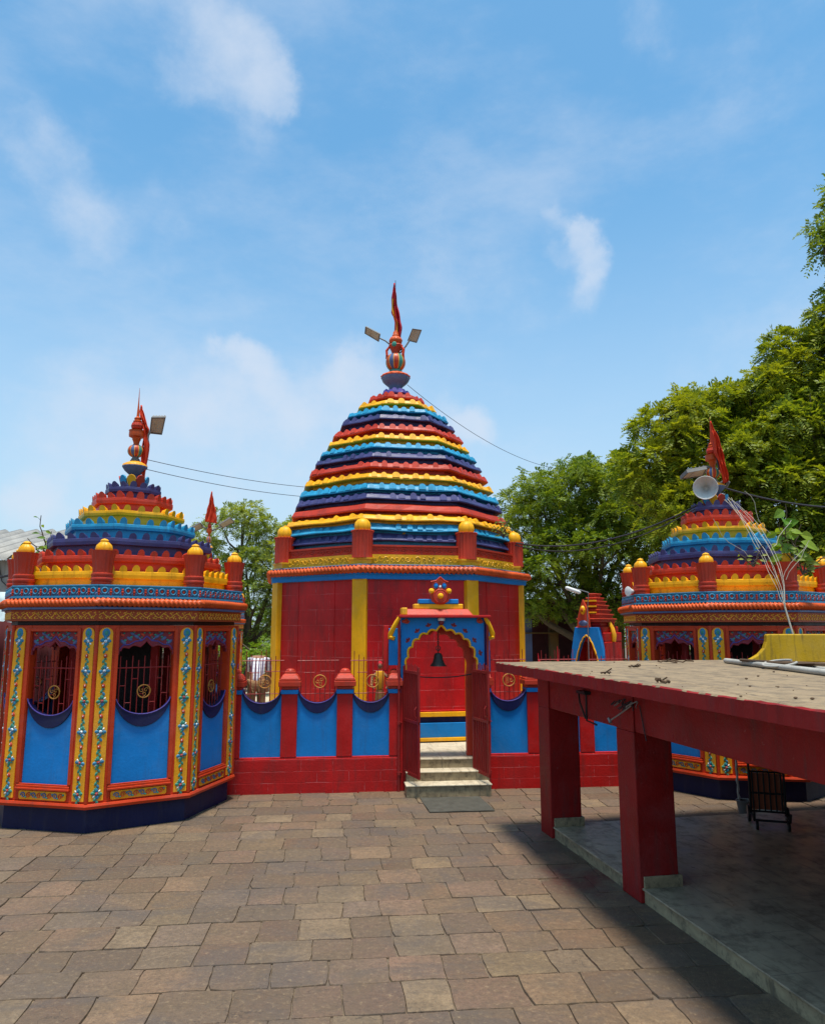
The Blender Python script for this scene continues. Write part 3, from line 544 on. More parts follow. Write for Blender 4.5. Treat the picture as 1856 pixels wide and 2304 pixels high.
# ------------------------------------------------------------------ setting: ground, paving, platforms
structure(MB().box(-60, 60, -25, 110, -.4, -.014).build('ground', GROUT))
def paving():
    mb = MB(); rng = random.Random(3); ca, sa = math.cos(R(6)), math.sin(R(6)); v = -7.6
    def W(u, q): return (u * ca - q * sa, 11.0 + u * sa + q * ca)
    cols = {}
    while v < 1.5:
        h = rng.uniform(.33, .43); u = -9 - rng.choice((0, .03, .18, .05, .2)) - rng.random() * .05
        while u < 6:
            wd = rng.choice([.30, .36, .38, .40, .46]) * rng.uniform(.95, 1.05)
            x0, y0 = W(u, v)
            g = rng.uniform(.001, .006); nx, ny = max(2, int(wd / .09)), max(2, int(h / .09)); pts = []
            def J(a, b):
                jx = noise.noise((a * 3.1, b * 3.1, 1)) * .016 + noise.noise((a * 17, b * 17, 5)) * .006; jy = noise.noise((a * 3.1, b * 3.1, 9)) * .016 + noise.noise((a * 17, b * 17, 13)) * .006
                return a + jx, b + jy
            c4 = [(u + g, v + g), (u + wd - g, v + g), (u + wd - g, v + h - g), (u + g, v + h - g)]
            for e in range(4):
                (a0, b0), (a1, b1) = c4[e], c4[(e + 1) % 4]; k = nx if e % 2 == 0 else ny
                for q in range(k):
                    t = q / k; a, b = J(a0 + (a1 - a0) * t, b0 + (b1 - b0) * t)
                    if q == 0:
                        cx, cy = u + wd / 2, v + h / 2; cut = rng.uniform(.001, .009) + (.02 if rng.random() < .06 else 0); d = math.hypot(a - cx, b - cy); a += (cx - a) / d * cut; b += (cy - b) / d * cut
                    a += rng.uniform(-.004, .004); b += rng.uniform(-.004, .004)
                    pts.append((a, b))
            n = len(pts); cx = sum(p[0] for p in pts) / n; cy = sum(p[1] for p in pts) / n; top = rng.uniform(-.004, .003); tx, ty = rng.uniform(-.008, .008), rng.uniform(-.008, .008)
            vs = []
            for s_, dz in ((1, -.028), (1, -.006), (.988, 0)):
                for a, b in pts:
                    aa, bb = cx + (a - cx) * s_, cy + (b - cy) * s_; X, Y = W(aa, bb); vs.append((X, Y, top + dz + tx * (aa - cx) + ty * (bb - cy)))
            X, Y = W(cx, cy); vs.append((X, Y, top + .001))
            fs = [(r * n + i, r * n + (i + 1) % n, (r + 1) * n + (i + 1) % n, (r + 1) * n + i) for r in range(2) for i in range(n)] + [(2 * n + i, 2 * n + (i + 1) % n, 3 * n) for i in range(n)]
            mb.add(vs, fs); u += wd
        v += h
    return mb.build('paving', STONE, smooth=True)
structure(paving())

WALL = (0.0, 10.99, 0.0); WA = R(6.0)
def wl(u, v, z=0.0): return (u * math.cos(WA) - v * math.sin(WA), 10.99 + u * math.sin(WA) + v * math.cos(WA), z)
pf = MB(); pf.box(-2.7, 3.75, .26, 12, -.02, .42); pf.box(-9, -2.701, 1.5, 12, -.02, .416); pf.box(3.751, 9, 2.0, 12, -.02, .416); structure(pf.build('temple_platform', PALEMARBLE, loc=WALL, rz=WA))

# ------------------------------------------------------------------ main temple
def main_temple():
    root = empty('main_temple', P_M, -.2103, 'large octagonal temple with rainbow tiers rising to a pot finial behind the red wall', 'temple'); root.scale = (1.033, 1.033, 1.033)
    RB = 2.47; ap = RB * math.cos(PI / 8); hs = RB * math.sin(PI / 8)
    w_ = MB().plate([(-hs, .98), (hs, .98), (hs, 3.12), (-hs, 3.12)], -ap, -ap + .25)
    for u in (-.42, .40): w_.box(u - .012, u + .012, -ap - .006, -ap + .01, .99, 3.1)
    base = MB(); base.box(-hs - .03, hs + .03, -ap - .03, -ap + .2, .42, .50, 3); base.box(-hs - .06, hs + .06, -ap - .07, -ap + .2, .501, .555, 0); base.box(-hs - .05, hs + .05, -ap - .05, -ap + .2, .556, .785, 1); base.box(-hs - .02, hs + .02, -ap - .012, -ap + .2, .786, .88, 2); base.box(-hs - .05, hs + .05, -ap - .05, -ap + .2, .881, .955, 0); base.box(-hs - .03, hs + .03, -ap - .03, -ap + .2, .956, .985, 4)
    pl = MB(); pl.box(-.12, .12, -.07, .12, .97, 3.105)
    w0 = None
    for k in range(8):
        a = ang(k); c = (2.44 * math.sin(k * PI / 4), -2.44 * math.cos(k * PI / 4), 0)
        if k == 0:
            w0 = w_.build('wall_panel', BODYRED, root, rz=a); b0 = base.build('striped_base', [YEL, BLUE, NAVY, DARKIN, RED], root, rz=a, bevel=.006); p0 = pl.build('corner_pilaster', YEL, root, loc=c, rz=0, bevel=.008)
        else:
            for o in (w0, b0): q = copy_tree(o, root); q.rotation_euler = (0, 0, a)
            q = copy_tree(p0, root); q.location = c; q.rotation_euler = (0, 0, k * PI / 4)
    MB().octo([(2.50, 3.095), (2.555, 3.10), (2.56, 3.165), (2.585, 3.175), (2.585, 3.20), (2.4, 3.205)], 6, wob=.005).build('blue_band', BLUE, root)
    rope('rope_moulding', root, ROPE, 2.60, 3.255, .055, .078, 170, .28)
    MB().octo([(2.4, 3.205), (2.53, 3.20), (2.56, 3.335), (2.50, 3.35), (2.42, 3.352)], 6, wob=.005).build('cornice', GREYBLUE, root)
    R1 = 2.41; a1 = R1 * math.cos(PI / 8); h1 = R1 * math.sin(PI / 8)
    yb = MB().plate([(-h1, 3.353), (h1, 3.353), (h1 * .99, 3.52), (-h1 * .99, 3.52)], -a1, -a1 + .2)
    yr = MB(); rg = random.Random(5)
    for i in range(20):
        x = -h1 * .93 + i * h1 * 1.86 / 19; s = rg.uniform(.04, .055); spiral(yr, x, -a1 - .004, 3.435 + rg.uniform(-.012, .012), s, 1 if i % 2 else -1, rg.uniform(0, 6.2), rg.uniform(.8, 1.3), .009)
        for q in range(2): yr.dome(x + rg.uniform(-.05, .05), -a1, 3.435 + rg.uniform(-.055, .055), .016, .010, .010, 6, 0, rg.uniform(0, 3))
    R2 = 2.37; a2 = R2 * math.cos(PI / 8); h2 = R2 * math.sin(PI / 8)
    rb = MB(); rb.plate([(-h2, 3.525), (h2, 3.525), (h2 * .985, 3.66), (-h2 * .985, 3.66)], -a2, -a2 + .2); rb.box(-h2, h2, -a2 - .03, -a2 + .05, 3.653, 3.683)
    rr = MB()
    for i in range(9):
        x = -h2 * .88 + i * h2 * 1.76 / 8
        rr.tube([(x + .075 * math.cos(t), -a2 - .006, 3.592 + .032 * math.sin(t)) for t in [2 * PI * j / 12 for j in range(13)]], .010, 5); rr.dome(x, -a2, 3.592, .04, .018, .014, 8); spiral(rr, x + h2 * .11, -a2 - .004, 3.592, .03, 1, 0, 1, .008)
    y0 = None
    for k in range(8):
        a = ang(k)
        if k == 0:
            y0 = yb.build('relief_band', RELYEL, root, rz=a); yr.build('scroll_relief', RELYEL, y0, smooth=True); r0 = rb.build('relief_band', TIERRED, root, rz=a); rr.build('scroll_relief', TIERRED, r0, smooth=True)
            y0['label'] = 'yellow band of scroll relief'; r0['label'] = 'red band of oval relief'
        else:
            for o in (y0, r0): q = copy_tree(o, root); q.rotation_euler = (0, 0, a)
    T = [('navy', TIERNAVY, 2.318, 3.875, 3.749), ('blue', TIERBLUE, 2.325, 4.049, 3.923), ('yellow', TIERYEL, 2.318, 4.234, 4.102), ('red', TIERRED, 2.215, 4.411, 4.268), ('navy', TIERNAVY, 2.14, 4.637, 4.492), ('blue', TIERBLUE, 2.071, 4.819, 4.673), ('yellow', TIERYEL, 1.974, 5.025, 4.893),
         ('red', TIERRED, 1.876, 5.251, 5.101), ('navy', TIERNAVY, 1.758, 5.452, 5.317), ('blue', TIERBLUE, 1.65, 5.649, 5.519), ('yellow', TIERYEL, 1.501, 5.855, 5.723), ('red', TIERRED, 1.386, 6.068, 5.924), ('navy', TIERNAVY, 1.223, 6.324, 6.171), ('blue', TIERBLUE, 1.091, 6.504, 6.36), ('yellow', TIERYEL, .851, 6.73, 6.583), ('red', TIERRED, .608, 6.926, 6.783), ('purple', PURPLE, .30, 7.10, 6.99)]
    for i, (c, m_, r, zt, zb) in enumerate(T):
        nx = T[i + 1] if i + 1 < len(T) else ('', None, .12, 0, 7.2); zlow = (T[i - 1][3] - .12) if i else 3.60
        rn = r - .17 if r > .7 else r * .78; r_in = max(.05, min(nx[2] - .12, r - .02)); flat = i == 3
        h = zt - zb; zb += .012; zv = zb + h * (.85 if flat else .58)
        tier('roof_tier', root, m_, r, zt, zv, zb + (.01 if flat else 0), rn, zlow - .06, r_in, zv + (.06 if not flat else .05), .175 if r > .7 else .14, .105 if r > .7 else .09, .085, 40 + i, .017, tabs=not flat, slope=.05 if r > .7 else .03)['label'] = c + ' roof tier with bumpy merlons'
    ur = MB(); ur.box(-.19, .19, -.12, .14, 3.353, 3.44, 1); ur.box(-.205, .205, -.135, .14, 3.425, 3.455, 1)
    ur.lathe([(.172, 3.455), (.168, 3.52), (.170, 3.86), (.178, 3.90), (.18, 3.915), (.12, 3.91)], 80, flute=.03, fn=20, mi=0)
    for q in range(20):
        a = 2 * PI * q / 20; ur.ball((.18 * math.cos(a), .18 * math.sin(a), 3.905), .018, 6, 0)
    kn = MB().lathe([(.125, 3.91), (.138, 3.95), (.140, 4.00), (.125, 4.06), (.085, 4.105), (.03, 4.125), (.028, 4.14), (.002, 4.15)], 24)
    u0 = None
    for k in range(8):
        a = k * PI / 4; lc = (2.34 * math.sin(a), -2.34 * math.cos(a), 0)
        if u0 is None: u0 = ur.build('corner_urn', [TIERRED, RELYEL], root, smooth=True, loc=lc); kn.build('urn_knob', TIERYEL, u0, smooth=True)
        else: q = copy_tree(u0, root); q.location = lc; q.rotation_euler = (0, 0, a)
    f = empty('finial'); f.parent = root
    MB().lathe([(.12, 7.06), (.14, 7.20), (.20, 7.25), (.26, 7.31), (.29, 7.38), (.292, 7.395)], 64, flute=.018, fn=20).build('bowl', GREYBLUE, f, smooth=True)
    MB().lathe([(.292, 7.392), (.305, 7.41), (.29, 7.43), (.22, 7.47), (.16, 7.49), (.14, 7.50)], 64, flute=.03, fn=16).build('bowl_rim', ROPE, f, smooth=True)
    MB().lathe([(.14, 7.50), (.13, 7.52), (.135, 7.545), (.12, 7.555)], 20).build('stem', GREENP, f, smooth=True)
    stripe_ball((0, 0, 7.73), .205, .18, f)
    MB().lathe([(.07, 7.90), (.075, 7.925), (.085, 7.96), (.11, 8.02), (.14, 8.06), (.15, 8.085), (.13, 8.11), (.08, 8.13)], 32, flute=.04, fn=8).build('cup', BUD, f, smooth=True)
    q = MB(); q.dome(0, -.135, 8.08, .055, .06, .03, 8); q.M = Matrix.Rotation(R(140), 4, 'Z'); q.dome(0, -.135, 8.08, .055, .06, .03, 8); q.build('green_boss', TEAL, f)
    MB().lathe([(.08, 8.12), (.125, 8.15), (.14, 8.20), (.11, 8.26), (.07, 8.29), (.075, 8.31), (.06, 8.33), (.055, 8.38), (.03, 8.42), (.02, 8.7)], 40, flute=.035, fn=10).build('melon_ball', ROPE, f, smooth=True)
    q = MB(); 
    for s_, z0 in ((-1, 8.02), (1, 8.0)):
        q.tube([(s_ * .13, -.04, 8.06), (s_ * .18, -.05, 7.98), (s_ * .17, -.06, 7.88), (s_ * .19, -.05, 7.80)], [.02, .03, .028, .012], 6)
    q.build('hanging_cloth', SAFFRON, f)
    return root
main_temple()

# ------------------------------------------------------------------ compound walls
def scoop_line(c, a=.285, z=1.485, b=.25, n=16): return [(c + a * math.sin(t), z - b * math.cos(t)) for t in [R(-84 + 168 * i / n) for i in range(n + 1)]]
PX = {}
def wall_segment(label, u0, u1, pillars, panels):
    root = empty('compound_wall', WALL, WA, label, 'wall')
    MB().box(u0, u1, 0, .24, -.02, .47).box(u0, u1, .012, .232, .47, .49).build('masonry_base', WALLRED, root, bevel=.008)
    for i, c in enumerate(panels):
        s = scoop_line(c)
        body = MB(); x0, x1 = c - .285, c + .285
        p = MB().plate([(x0 - .06, .488), (x1 + .06, .488), (x1 + .06, 1.36)] + [(x, z - .035) for x, z in reversed(s)] + [(x0 - .06, 1.36)], .045, .19).build('blue_panel', BLUE, root, bevel=.004)
        low = [(x, z - .03 - .115 * max(0, math.cos((x - c) / .285 * PI / 2)) ** .6) for x, z in s]
        b = MB().plate(low + list(reversed(s)), .026, .20).build('scoop_band', NAVY, root, bevel=.004)
        MB().tube([(x, .028, z) for x, z in s], .0065, 6).build('rim', PURPLE, b)
        r = MB()
        for q in range(8):
            x = c - .245 + q * .07; zb = 1.485 - .25 * math.sqrt(max(0, 1 - ((x - c) / .285) ** 2)); r.tube([(x, .12, zb - .02), (x + .002, .12, 1.97 - .07 * ((q * 3) % 4 > 1) + .02 * math.sin(q * 2.1))], .0065, 5)
        for z in (1.83,): r.tube([(c - .30, .12, z), (c + .30, .12, z + .004)], .0075, 5)
        r.tube([(c - .24, .12, 1.36), (c + .24, .12, 1.365)], .006, 5); r.tube([(c - .2, .12, 1.66), (c - .05, .12, 1.66)], .006, 5); r.tube([(c + .03, .12, 1.68), (c + .24, .12, 1.68)], .006, 5)
        rr = r.build('railing', IRON, root)
        g = MB().tube([(c + .03 + .09 * math.cos(t), .108, 1.535 + .09 * math.sin(t)) for t in [2 * PI * k / 26 for k in range(27)]], .0085, 6)
        for k in range(3): a = k * 2.1 + i; spiral(g, c + .03 + .035 * math.cos(a), .108, 1.535 + .035 * math.sin(a), .032, 1 if k % 2 else -1, a, 1.1, .0055)
        g.build('emblem_ring', RING, rr)
    for (c, wd) in pillars:
        h = wd / 2; MB().box(c - h, c + h, .008, .236, .489, 1.365).build('pillar', WALLRED if wd > .5 else RED, root, bevel=.008)
        MB().box(c - h - .012, c + h + .012, -.018, .25, 1.366, 1.425).build('pillar_band', BLUE, root, bevel=.006)
        q = MB(); e = h
        q.box(c - e - .005, c + e + .005, .0, .24, 1.426, 1.47); q.box(c - e - .045, c + e + .045, -.045, .28, 1.471, 1.545); q.box(c - e - .035, c + e + .035, -.035, .27, 1.546, 1.575)
        cy = .118
        def ringz(sx, sy, z): return [(c - e * sx, cy - .14 * sy, z), (c + e * sx, cy - .14 * sy, z), (c + e * sx, cy + .14 * sy, z), (c - e * sx, cy + .14 * sy, z)]
        lv = [ringz(1.22, 1.1, 1.576), ringz(.95, .85, 1.63), ringz(.70, .62, 1.645), ringz(.66, .6, 1.685)]
        vs = [p for l in lv for p in l]; q.add(vs, [(i * 4 + j, i * 4 + (j + 1) % 4, i * 4 + 4 + (j + 1) % 4, i * 4 + 4 + j) for i in range(3) for j in range(4)] + [(3, 2, 1, 0), (12, 13, 14, 15)])
        q.ball((c, cy, 1.685), e * .62, 14, None, (1, .9, .55)); q.build('pillar_cap', TIERRED, root, bevel=.010)
    return root
wall_segment('red masonry wall with three scooped blue panels between the pavilion and gate', -2.75, -.19, [(-2.56, .22), (-1.772, .225), (-.98, .225), (-.262, .15)], [-2.165, -1.375, -.605])
wall_segment('red masonry wall with blue panels running behind the shelter pillars', 1.125, 3.75, [(1.14, .03), (1.82, .22), (2.61, .22), (3.42, .22)], [1.43, 2.215, 3.01])

# ------------------------------------------------------------------ gateway
gt = empty('gateway', WALL, WA, 'blue cusped arch gateway under a stepped red hood with rosette crest', 'gateway')
GC = .433
gp = MB(); a_ = foil_arch(.515, 1.66, .60, 11, .045, 6, .05); arch = [(GC + x, z) for x, z in a_]
gp.plate([(-.165, 1.50), (-.09, 1.50)] + arch + [(.955, 1.50), (1.08, 1.50), (1.08, 2.455), (-.165, 2.455)], .03, .27)
g = gp.build('arch_panel', BLUE, gt)
rv = MB(); q = [(GC + x * .997, z - .004) for x, z in a_]
rv.add([(x, .05, z) for x, z in q] + [(x, .262, z) for x, z in q] , [(i, i + 1, i + 1 + len(q), i + len(q)) for i in range(len(q) - 1)]); rv.build('arch_reveal', BUD, g)
MB().tube([(x, .022, z) for x, z in [(-.085, 1.50)] + arch + [(.95, 1.50)]], .016, 6).build('cusped_edging', YEL, g)
ia = MB(); b_ = foil_arch(.47, 1.60, .60, 9, .04, 6, .04); b_ = [(GC - .05 + x, z) for x, z in b_]
ia.plate([(-.08, .425), (-.072, .425)] + [(-.072, 1.5)] + [(max(-.07, x), z) for x, z in b_] + [(.85, 1.5), (.85, .425), (1.02, .425), (1.02, 2.4), (-.08, 2.4)], .285, .40); ia.build('inner_arch', BUD, gt, bevel=.006)
for i in range(11):
    t = PI * i / 10; x, z = GC + .60 * math.cos(t), 1.66 + .70 * math.sin(t) ** .8
    if -.12 < x < 1.04:
        fm = MB()
        for q in range(3): fm.dome(x + .028 * math.cos(t + (q - 1) * 1.1), .03, z + .028 * math.sin(t + (q - 1) * 1.1), .024, .017, .012, 6, 0, t + (q - 1) * 1.1)
        fm.dome(x, .03, z, .016, .016, .016, 6, 1); fm.build('relief_flower', [ARCHRED, BUD], g)
jb = MB(); jb.box(-.187, -.085, .02, .30, 0, 1.498); jb.box(.952, 1.12, .02, .30, 0, 1.498); jb.build('jamb', RED, gt, bevel=.008)
pr = MB(); pr.box(-.345, -.20, .06, .26, 1.76, 2.30, 0); pr.box(-.42, -.345, .09, .25, 1.70, 2.34, 1); pr.build('side_pier', [BLUE, RED], gt, bevel=.006); MB().box(1.12, 1.17, .06, .26, 1.66, 2.42).build('side_pier', BLUE, gt, bevel=.006)
ho = MB(); ho.box(-.215, 1.155, -.13, .42, 2.456, 2.492); ho.build('hood', RED, gt, bevel=.006)
hr = MB(); c8 = [(-.17, -.08, 2.493), (.90, -.08, 2.493), (.90, .36, 2.493), (-.17, .36, 2.493), (-.10, .02, 2.585), (.84, .02, 2.585), (.84, .28, 2.585), (-.10, .28, 2.585)]
hr.add(c8, [(3, 2, 1, 0), (4, 5, 6, 7), (0, 1, 5, 4), (1, 2, 6, 5), (2, 3, 7, 6), (3, 0, 4, 7)]); hr.build('hood_roof', TIERRED, gt, bevel=.012)
st_ = MB(); st_.box(.03, .77, .05, .27, 2.584, 2.66); st_.box(-.165, -.085, -.095, .20, 2.494, 2.60); st_.build('hood_step', YEL, gt, bevel=.012)
MB().box(.10, .70, .04, .24, 2.662, 2.732).build('crest_base', BLUE, gt, bevel=.012)
em = MB(); ec = (.42, .02)
cr = [(-.15, 2.80), (-.13, 2.70), (-.05, 2.655), (.05, 2.655), (.13, 2.70), (.15, 2.80), (.12, 2.90), (.10, 2.985), (.12, 3.0), (.04, 3.03), (0, 3.06), (-.04, 3.03), (-.12, 3.0), (-.10, 2.985), (-.12, 2.90)]
em.plate([(ec[0] + x, z) for x, z in cr], .03, .12, 0)
em.dome(ec[0], .03, 2.775, .125, .125, .05, 22, 0); em.tube([(ec[0] + .098 * math.cos(t), .0, 2.775 + .098 * math.sin(t)) for t in [2 * PI * i / 24 for i in range(25)]], .012, 6, 1); em.dome(ec[0], -.02, 2.775, .044, .044, .035, 14, 2)
for s_ in (-1, 1): em.dome(ec[0] + s_ * .13, .03, 2.85, .045, .045, .05, 12, 2); em.dome(ec[0] + s_ * .062, .03, 2.93, .036, .045, .03, 12, 3)
em.dome(ec[0], .03, 2.915, .02, .026, .03, 8, 4); em.tube([(ec[0] - .14, .02, 2.99), (ec[0] - .06, .01, 3.005), (ec[0], .01, 3.06), (ec[0] + .06, .01, 3.005), (ec[0] + .12, .02, 2.985)], .013, 6, 1)
em.build('rosette_crest', [BUD, TIERRED, YEL, BLUE, WHITE], gt)
for s_, x in ((-1, -.215), (1, 1.10)):
    b = MB(); k = s_
    b.tube([(x - k * .015, -.04, 2.46), (x + k * .03, -.03, 2.38), (x + k * .07, .0, 2.30), (x + k * .105, .03, 2.22), (x + k * .11, .05, 2.17), (x + k * .06, .05, 2.15), (x + k * .05, .05, 2.18)], [.026, .034, .036, .040, .042, .034, .02], 9); b.dome(x + k * .10, .0, 2.17, .03, .02, .03, 7)
    b.build('curved_bracket', YEL, gt, smooth=True)
for s_, x in ((-1, -.09), (1, 1.0)):
    b = MB(); spiral(b, x, .0, 2.41, .04, s_, 0, 1.3, .012); b.dome(x + s_ * .02, .02, 2.40, .05, .03, .03, 8); b.build('scroll_corner', BUD, gt)
for x in (-.20, 1.12):
    p = MB(); p.tube([(x, -.03, 0), (x, -.03, 2.456)], .019, 10)
    for z in (.25, .95, 1.45): p.tube([(x, -.03, z - .02), (x, -.03, z + .02)], .026, 10); p.tube([(x, -.03, z), (x + .05, .03, z)], .008, 6)
    p.build('pipe_post', IRON, gt, smooth=True)
def leaf(hx, hy, ex, ey, name):
    d = Vector((ex - hx, ey - hy, 0)); wd = d.length; rz = math.atan2(d.y, d.x); m = MB()
    m.box(0, wd, -.012, .012, .0, .045); m.box(0, wd, -.012, .012, 1.40, 1.44); m.box(0, wd, -.012, .012, .72, .76); m.box(0, .035, -.014, .014, .0, 1.5); m.box(wd - .035, wd, -.014, .014, 0, 1.5)
    m.box(.03, wd - .03, .002, .006, .04, 1.41)
    for i in range(7): x = .07 + i * (wd - .14) / 6; m.box(x - .008, x + .008, -.011, .0015, .04, 1.52 + .02 * (i % 2))
    o = m.build('gate_leaf', IRON, gt, loc=(hx, hy, .26), rz=rz); MB().tube([(wd - .05, -.02, .80), (wd - .05, -.05, .84), (wd - .05, -.05, .92), (wd - .05, -.02, .96)], .007, 6).build('handle', IRON, o); return o
leaf(-.125, .01, .035, -.56, 'l'); leaf(.90, .05, 1.02, -.53, 'r')
MB().tube([(-.09 + 1.04 * i / 16, .1, 1.625 - .05 * math.sin(PI * i / 16) ** .7 + .02 * (i / 16) ** 3) for i in range(17)], .009, 6).build('sagging_cable', BLACK, gt)
sp = MB(); sp.box(-.125, 1.06, -.42, -.155, -.02, .14, 1); sp.box(-.135, 1.07, -.435, -.15, .14, .16, 0); sp.box(-.10, 1.09, -.15, .11, -.02, .27, 1); sp.box(-.11, 1.105, -.165, .11, .27, .29, 0); sp.box(-.084, .951, .11, .262, -.02, .400, 1); sp.box(-.084, .951, .098, .262, .401, .423, 0)
s_ = tag(sp.build('stone_steps', [PALEMARBLE, STEPSIDE], loc=WALL, rz=WA, bevel=.008), 'three worn marble steps climbing into the arched gateway', 'steps')
# bell, lamp, mat
b = empty('temple_bell', wl(.40, .14, 0), WA, 'dark bronze bell hanging on a chain inside the cusped arch', 'bell')
MB().lathe([(.02, 1.935), (.045, 1.93), (.062, 1.90), (.07, 1.85), (.085, 1.80), (.118, 1.755), (.125, 1.742), (.11, 1.742), (.06, 1.85), (.02, 1.92)], 28).build('bell_body', BRONZE, b, smooth=True)
ch = MB()
for i in range(12): ch.tube([(.012 * math.cos(t) if i % 2 else 0, 0 if i % 2 else .012 * math.cos(t), 1.955 + i * .027 + .02 * math.sin(t)) for t in [2 * PI * k / 8 for k in range(9)]], .005, 5)
for q in (-1, 1): ch.tube([(0, 0, 1.96), (q * .03, 0, 1.99), (q * .035, 0, 2.02), (q * .02, 0, 2.03)], .007, 5)
ch.build('chain', BRONZE, b); MB().tube([(0, 0, 1.86), (0, 0, 1.75)], [.004, .014], 8).build('clapper', BRONZE, b)
lm = empty('gate_bulb', wl(.43, -.02, 0), WA, 'white bulb fitting under the hood of the gateway', 'lamp'); MB().lathe([(.05, 2.41), (.052, 2.445), (.04, 2.456)], 18).build('bulb_shade', WHITE, lm, smooth=True); MB().lathe([(.012, 2.345), (.028, 2.36), (.035, 2.39), (.03, 2.41)], 14).build('socket', ARCHRED, lm, smooth=True)
dm = MB(); vs = []
corners = [Vector((.10, 10.50, 0)), Vector((.92, 10.58, 0)), Vector((1.045, 9.80, 0)), Vector((.215, 9.72, 0))]
N = 10
for k in range(2):
    for i in range(N + 1):
        for j in range(N + 1):
            p = corners[0].lerp(corners[1], i / N).lerp(corners[3].lerp(corners[2], i / N), j / N); e = max(abs(i / N - .5), abs(j / N - .5)) * 2
            vs.append((p.x, p.y, (.012 + .010 * noise.noise(p * 4) * e ** 3 + .004) * (1 - k) + k * .0035))
q = (N + 1) ** 2; fs = [(i * (N + 1) + j, i * (N + 1) + j + 1, (i + 1) * (N + 1) + j + 1, (i + 1) * (N + 1) + j) for i in range(N) for j in range(N)]
edge = [i * (N + 1) for i in range(N + 1)] + [N * (N + 1) + j for j in range(1, N + 1)] + [i * (N + 1) + N for i in range(N - 1, -1, -1)] + [j for j in range(N - 1, 0, -1)]
fs += [tuple(q + k for k in reversed(f)) for f in fs[:]] + [(edge[i], edge[(i + 1) % len(edge)], edge[(i + 1) % len(edge)] + q, edge[i] + q) for i in range(len(edge))]
dm.add(vs, fs); tag(dm.build('doormat', MATRUB, smooth=True), 'dark grey rubber mat on the paving before the steps', 'mat')

# ------------------------------------------------------------------ shelter with concrete slab roof
SA = Vector((-.196, .981, 0)); SB = Vector((.981, .196, 0)); S0 = Vector((1.542, 8.58, 0))
def sh(a, b, z=0.0): p = S0 + SA * a + SB * b; return (p.x, p.y, z)
SRZ = math.atan2(SB.y, SB.x)
shel = empty('slab_shelter', tuple(S0), SRZ, 'low red pillared shelter with a weathered concrete slab roof', 'shelter')
rg = random.Random(12)
def jag(p, q, n, amp):
    p, q = Vector(p), Vector(q); t = (q - p).normalized(); nn = Vector((t.y, -t.x)); return [tuple(p.lerp(q, i / n) + nn * (rg.uniform(-amp, amp) if i else 0)) for i in range(n)]
poly = jag((-.50, -7.5), (8, -7.5), 4, .0) + [(8, .62)] + jag((7.9, .62), (-.47, .45), 40, .006) + jag((-.47, .45), (-.50, -7.5), 120, .007)
m = MB(); n = len(poly); cx_ = 3.0; cy_ = -3.0
lv = []
for z, s_, a in ((1.795, 0, 0), (1.892, 0, .003), (1.90, .012, .004)):
    lv += [(x + (cx_ - x) * s_ / 4, y + (cy_ - y) * s_ / 4, z + rg.uniform(-a, a)) for x, y in poly]
for r in range(2):
    for i in range(n): m.add([], [(r * n + i - 0, r * n + (i + 1) % n, (r + 1) * n + (i + 1) % n, (r + 1) * n + i)], 1 if r and rg.random() < .4 else 0)
m.v = [tuple(p) for p in lv]
m.f = m.f[:]; m.add(lv[:n], [tuple(range(n - 1, -1, -1))], 0); m.add(lv[2 * n:], [tuple(range(n))], 1)
m.build('roof_slab', [COLRED, CONC], shel)
m = MB(); m.box(.018, .33, -7.4, .33, 1.40, 1.794); m.build('beam', COLWEAR, shel, bevel=.010)
m = MB(); m.box(.33, 7.8, .03, .30, 1.46, 1.793); m.build('beam', COLWEAR, shel, bevel=.010)
m = MB(); m.box(.33, 7.8, -1.95, -1.70, 1.46, 1.793); m.build('beam', COLWEAR, shel, bevel=.010)
for (b, a) in ((0, 0), (0, -1.98), (0, -5.3), (3.95, 0), (3.95, -1.98), (3.95, -5.3)):
    m = MB(); m.box(b, b + .36, a, a + .33, 0, 1.399); m.box(b, b + .017, a, a + .33, 1.399, 1.794); c = m.build('pillar', COLWEAR, shel, bevel=.014)
    m = MB(); m.box(b + .03, b + .385, a - .022, a - .001, .121, .215); m.box(b + .361, b + .385, a - .001, a + .35, .121, .215); m.build('marble_skirting', STEPSIDE, c, bevel=.004)
m = MB(); m.box(6.2, 6.4, -4.29, .1, 0, 1.794); m.build('added_shade_wall', DARKHALL, shel)  # added unseen wall, keeps the right end under the slab dark
m = MB(); m.box(.5, 6.4, -4.5, -4.3, 0, 1.794); m.build('added_shade_wall', DARKHALL, shel)  # added out of view to block light from the camera side
m = MB(); m.box(.035, 7.8, -7.6, .10, -.02, .105, 1); m.box(.018, 7.8, -7.6, .115, .106, .122, 0); structure(m.build('shelter_floor', [MARBLE, STEPSIDE], loc=tuple(S0), rz=SRZ, bevel=.004))

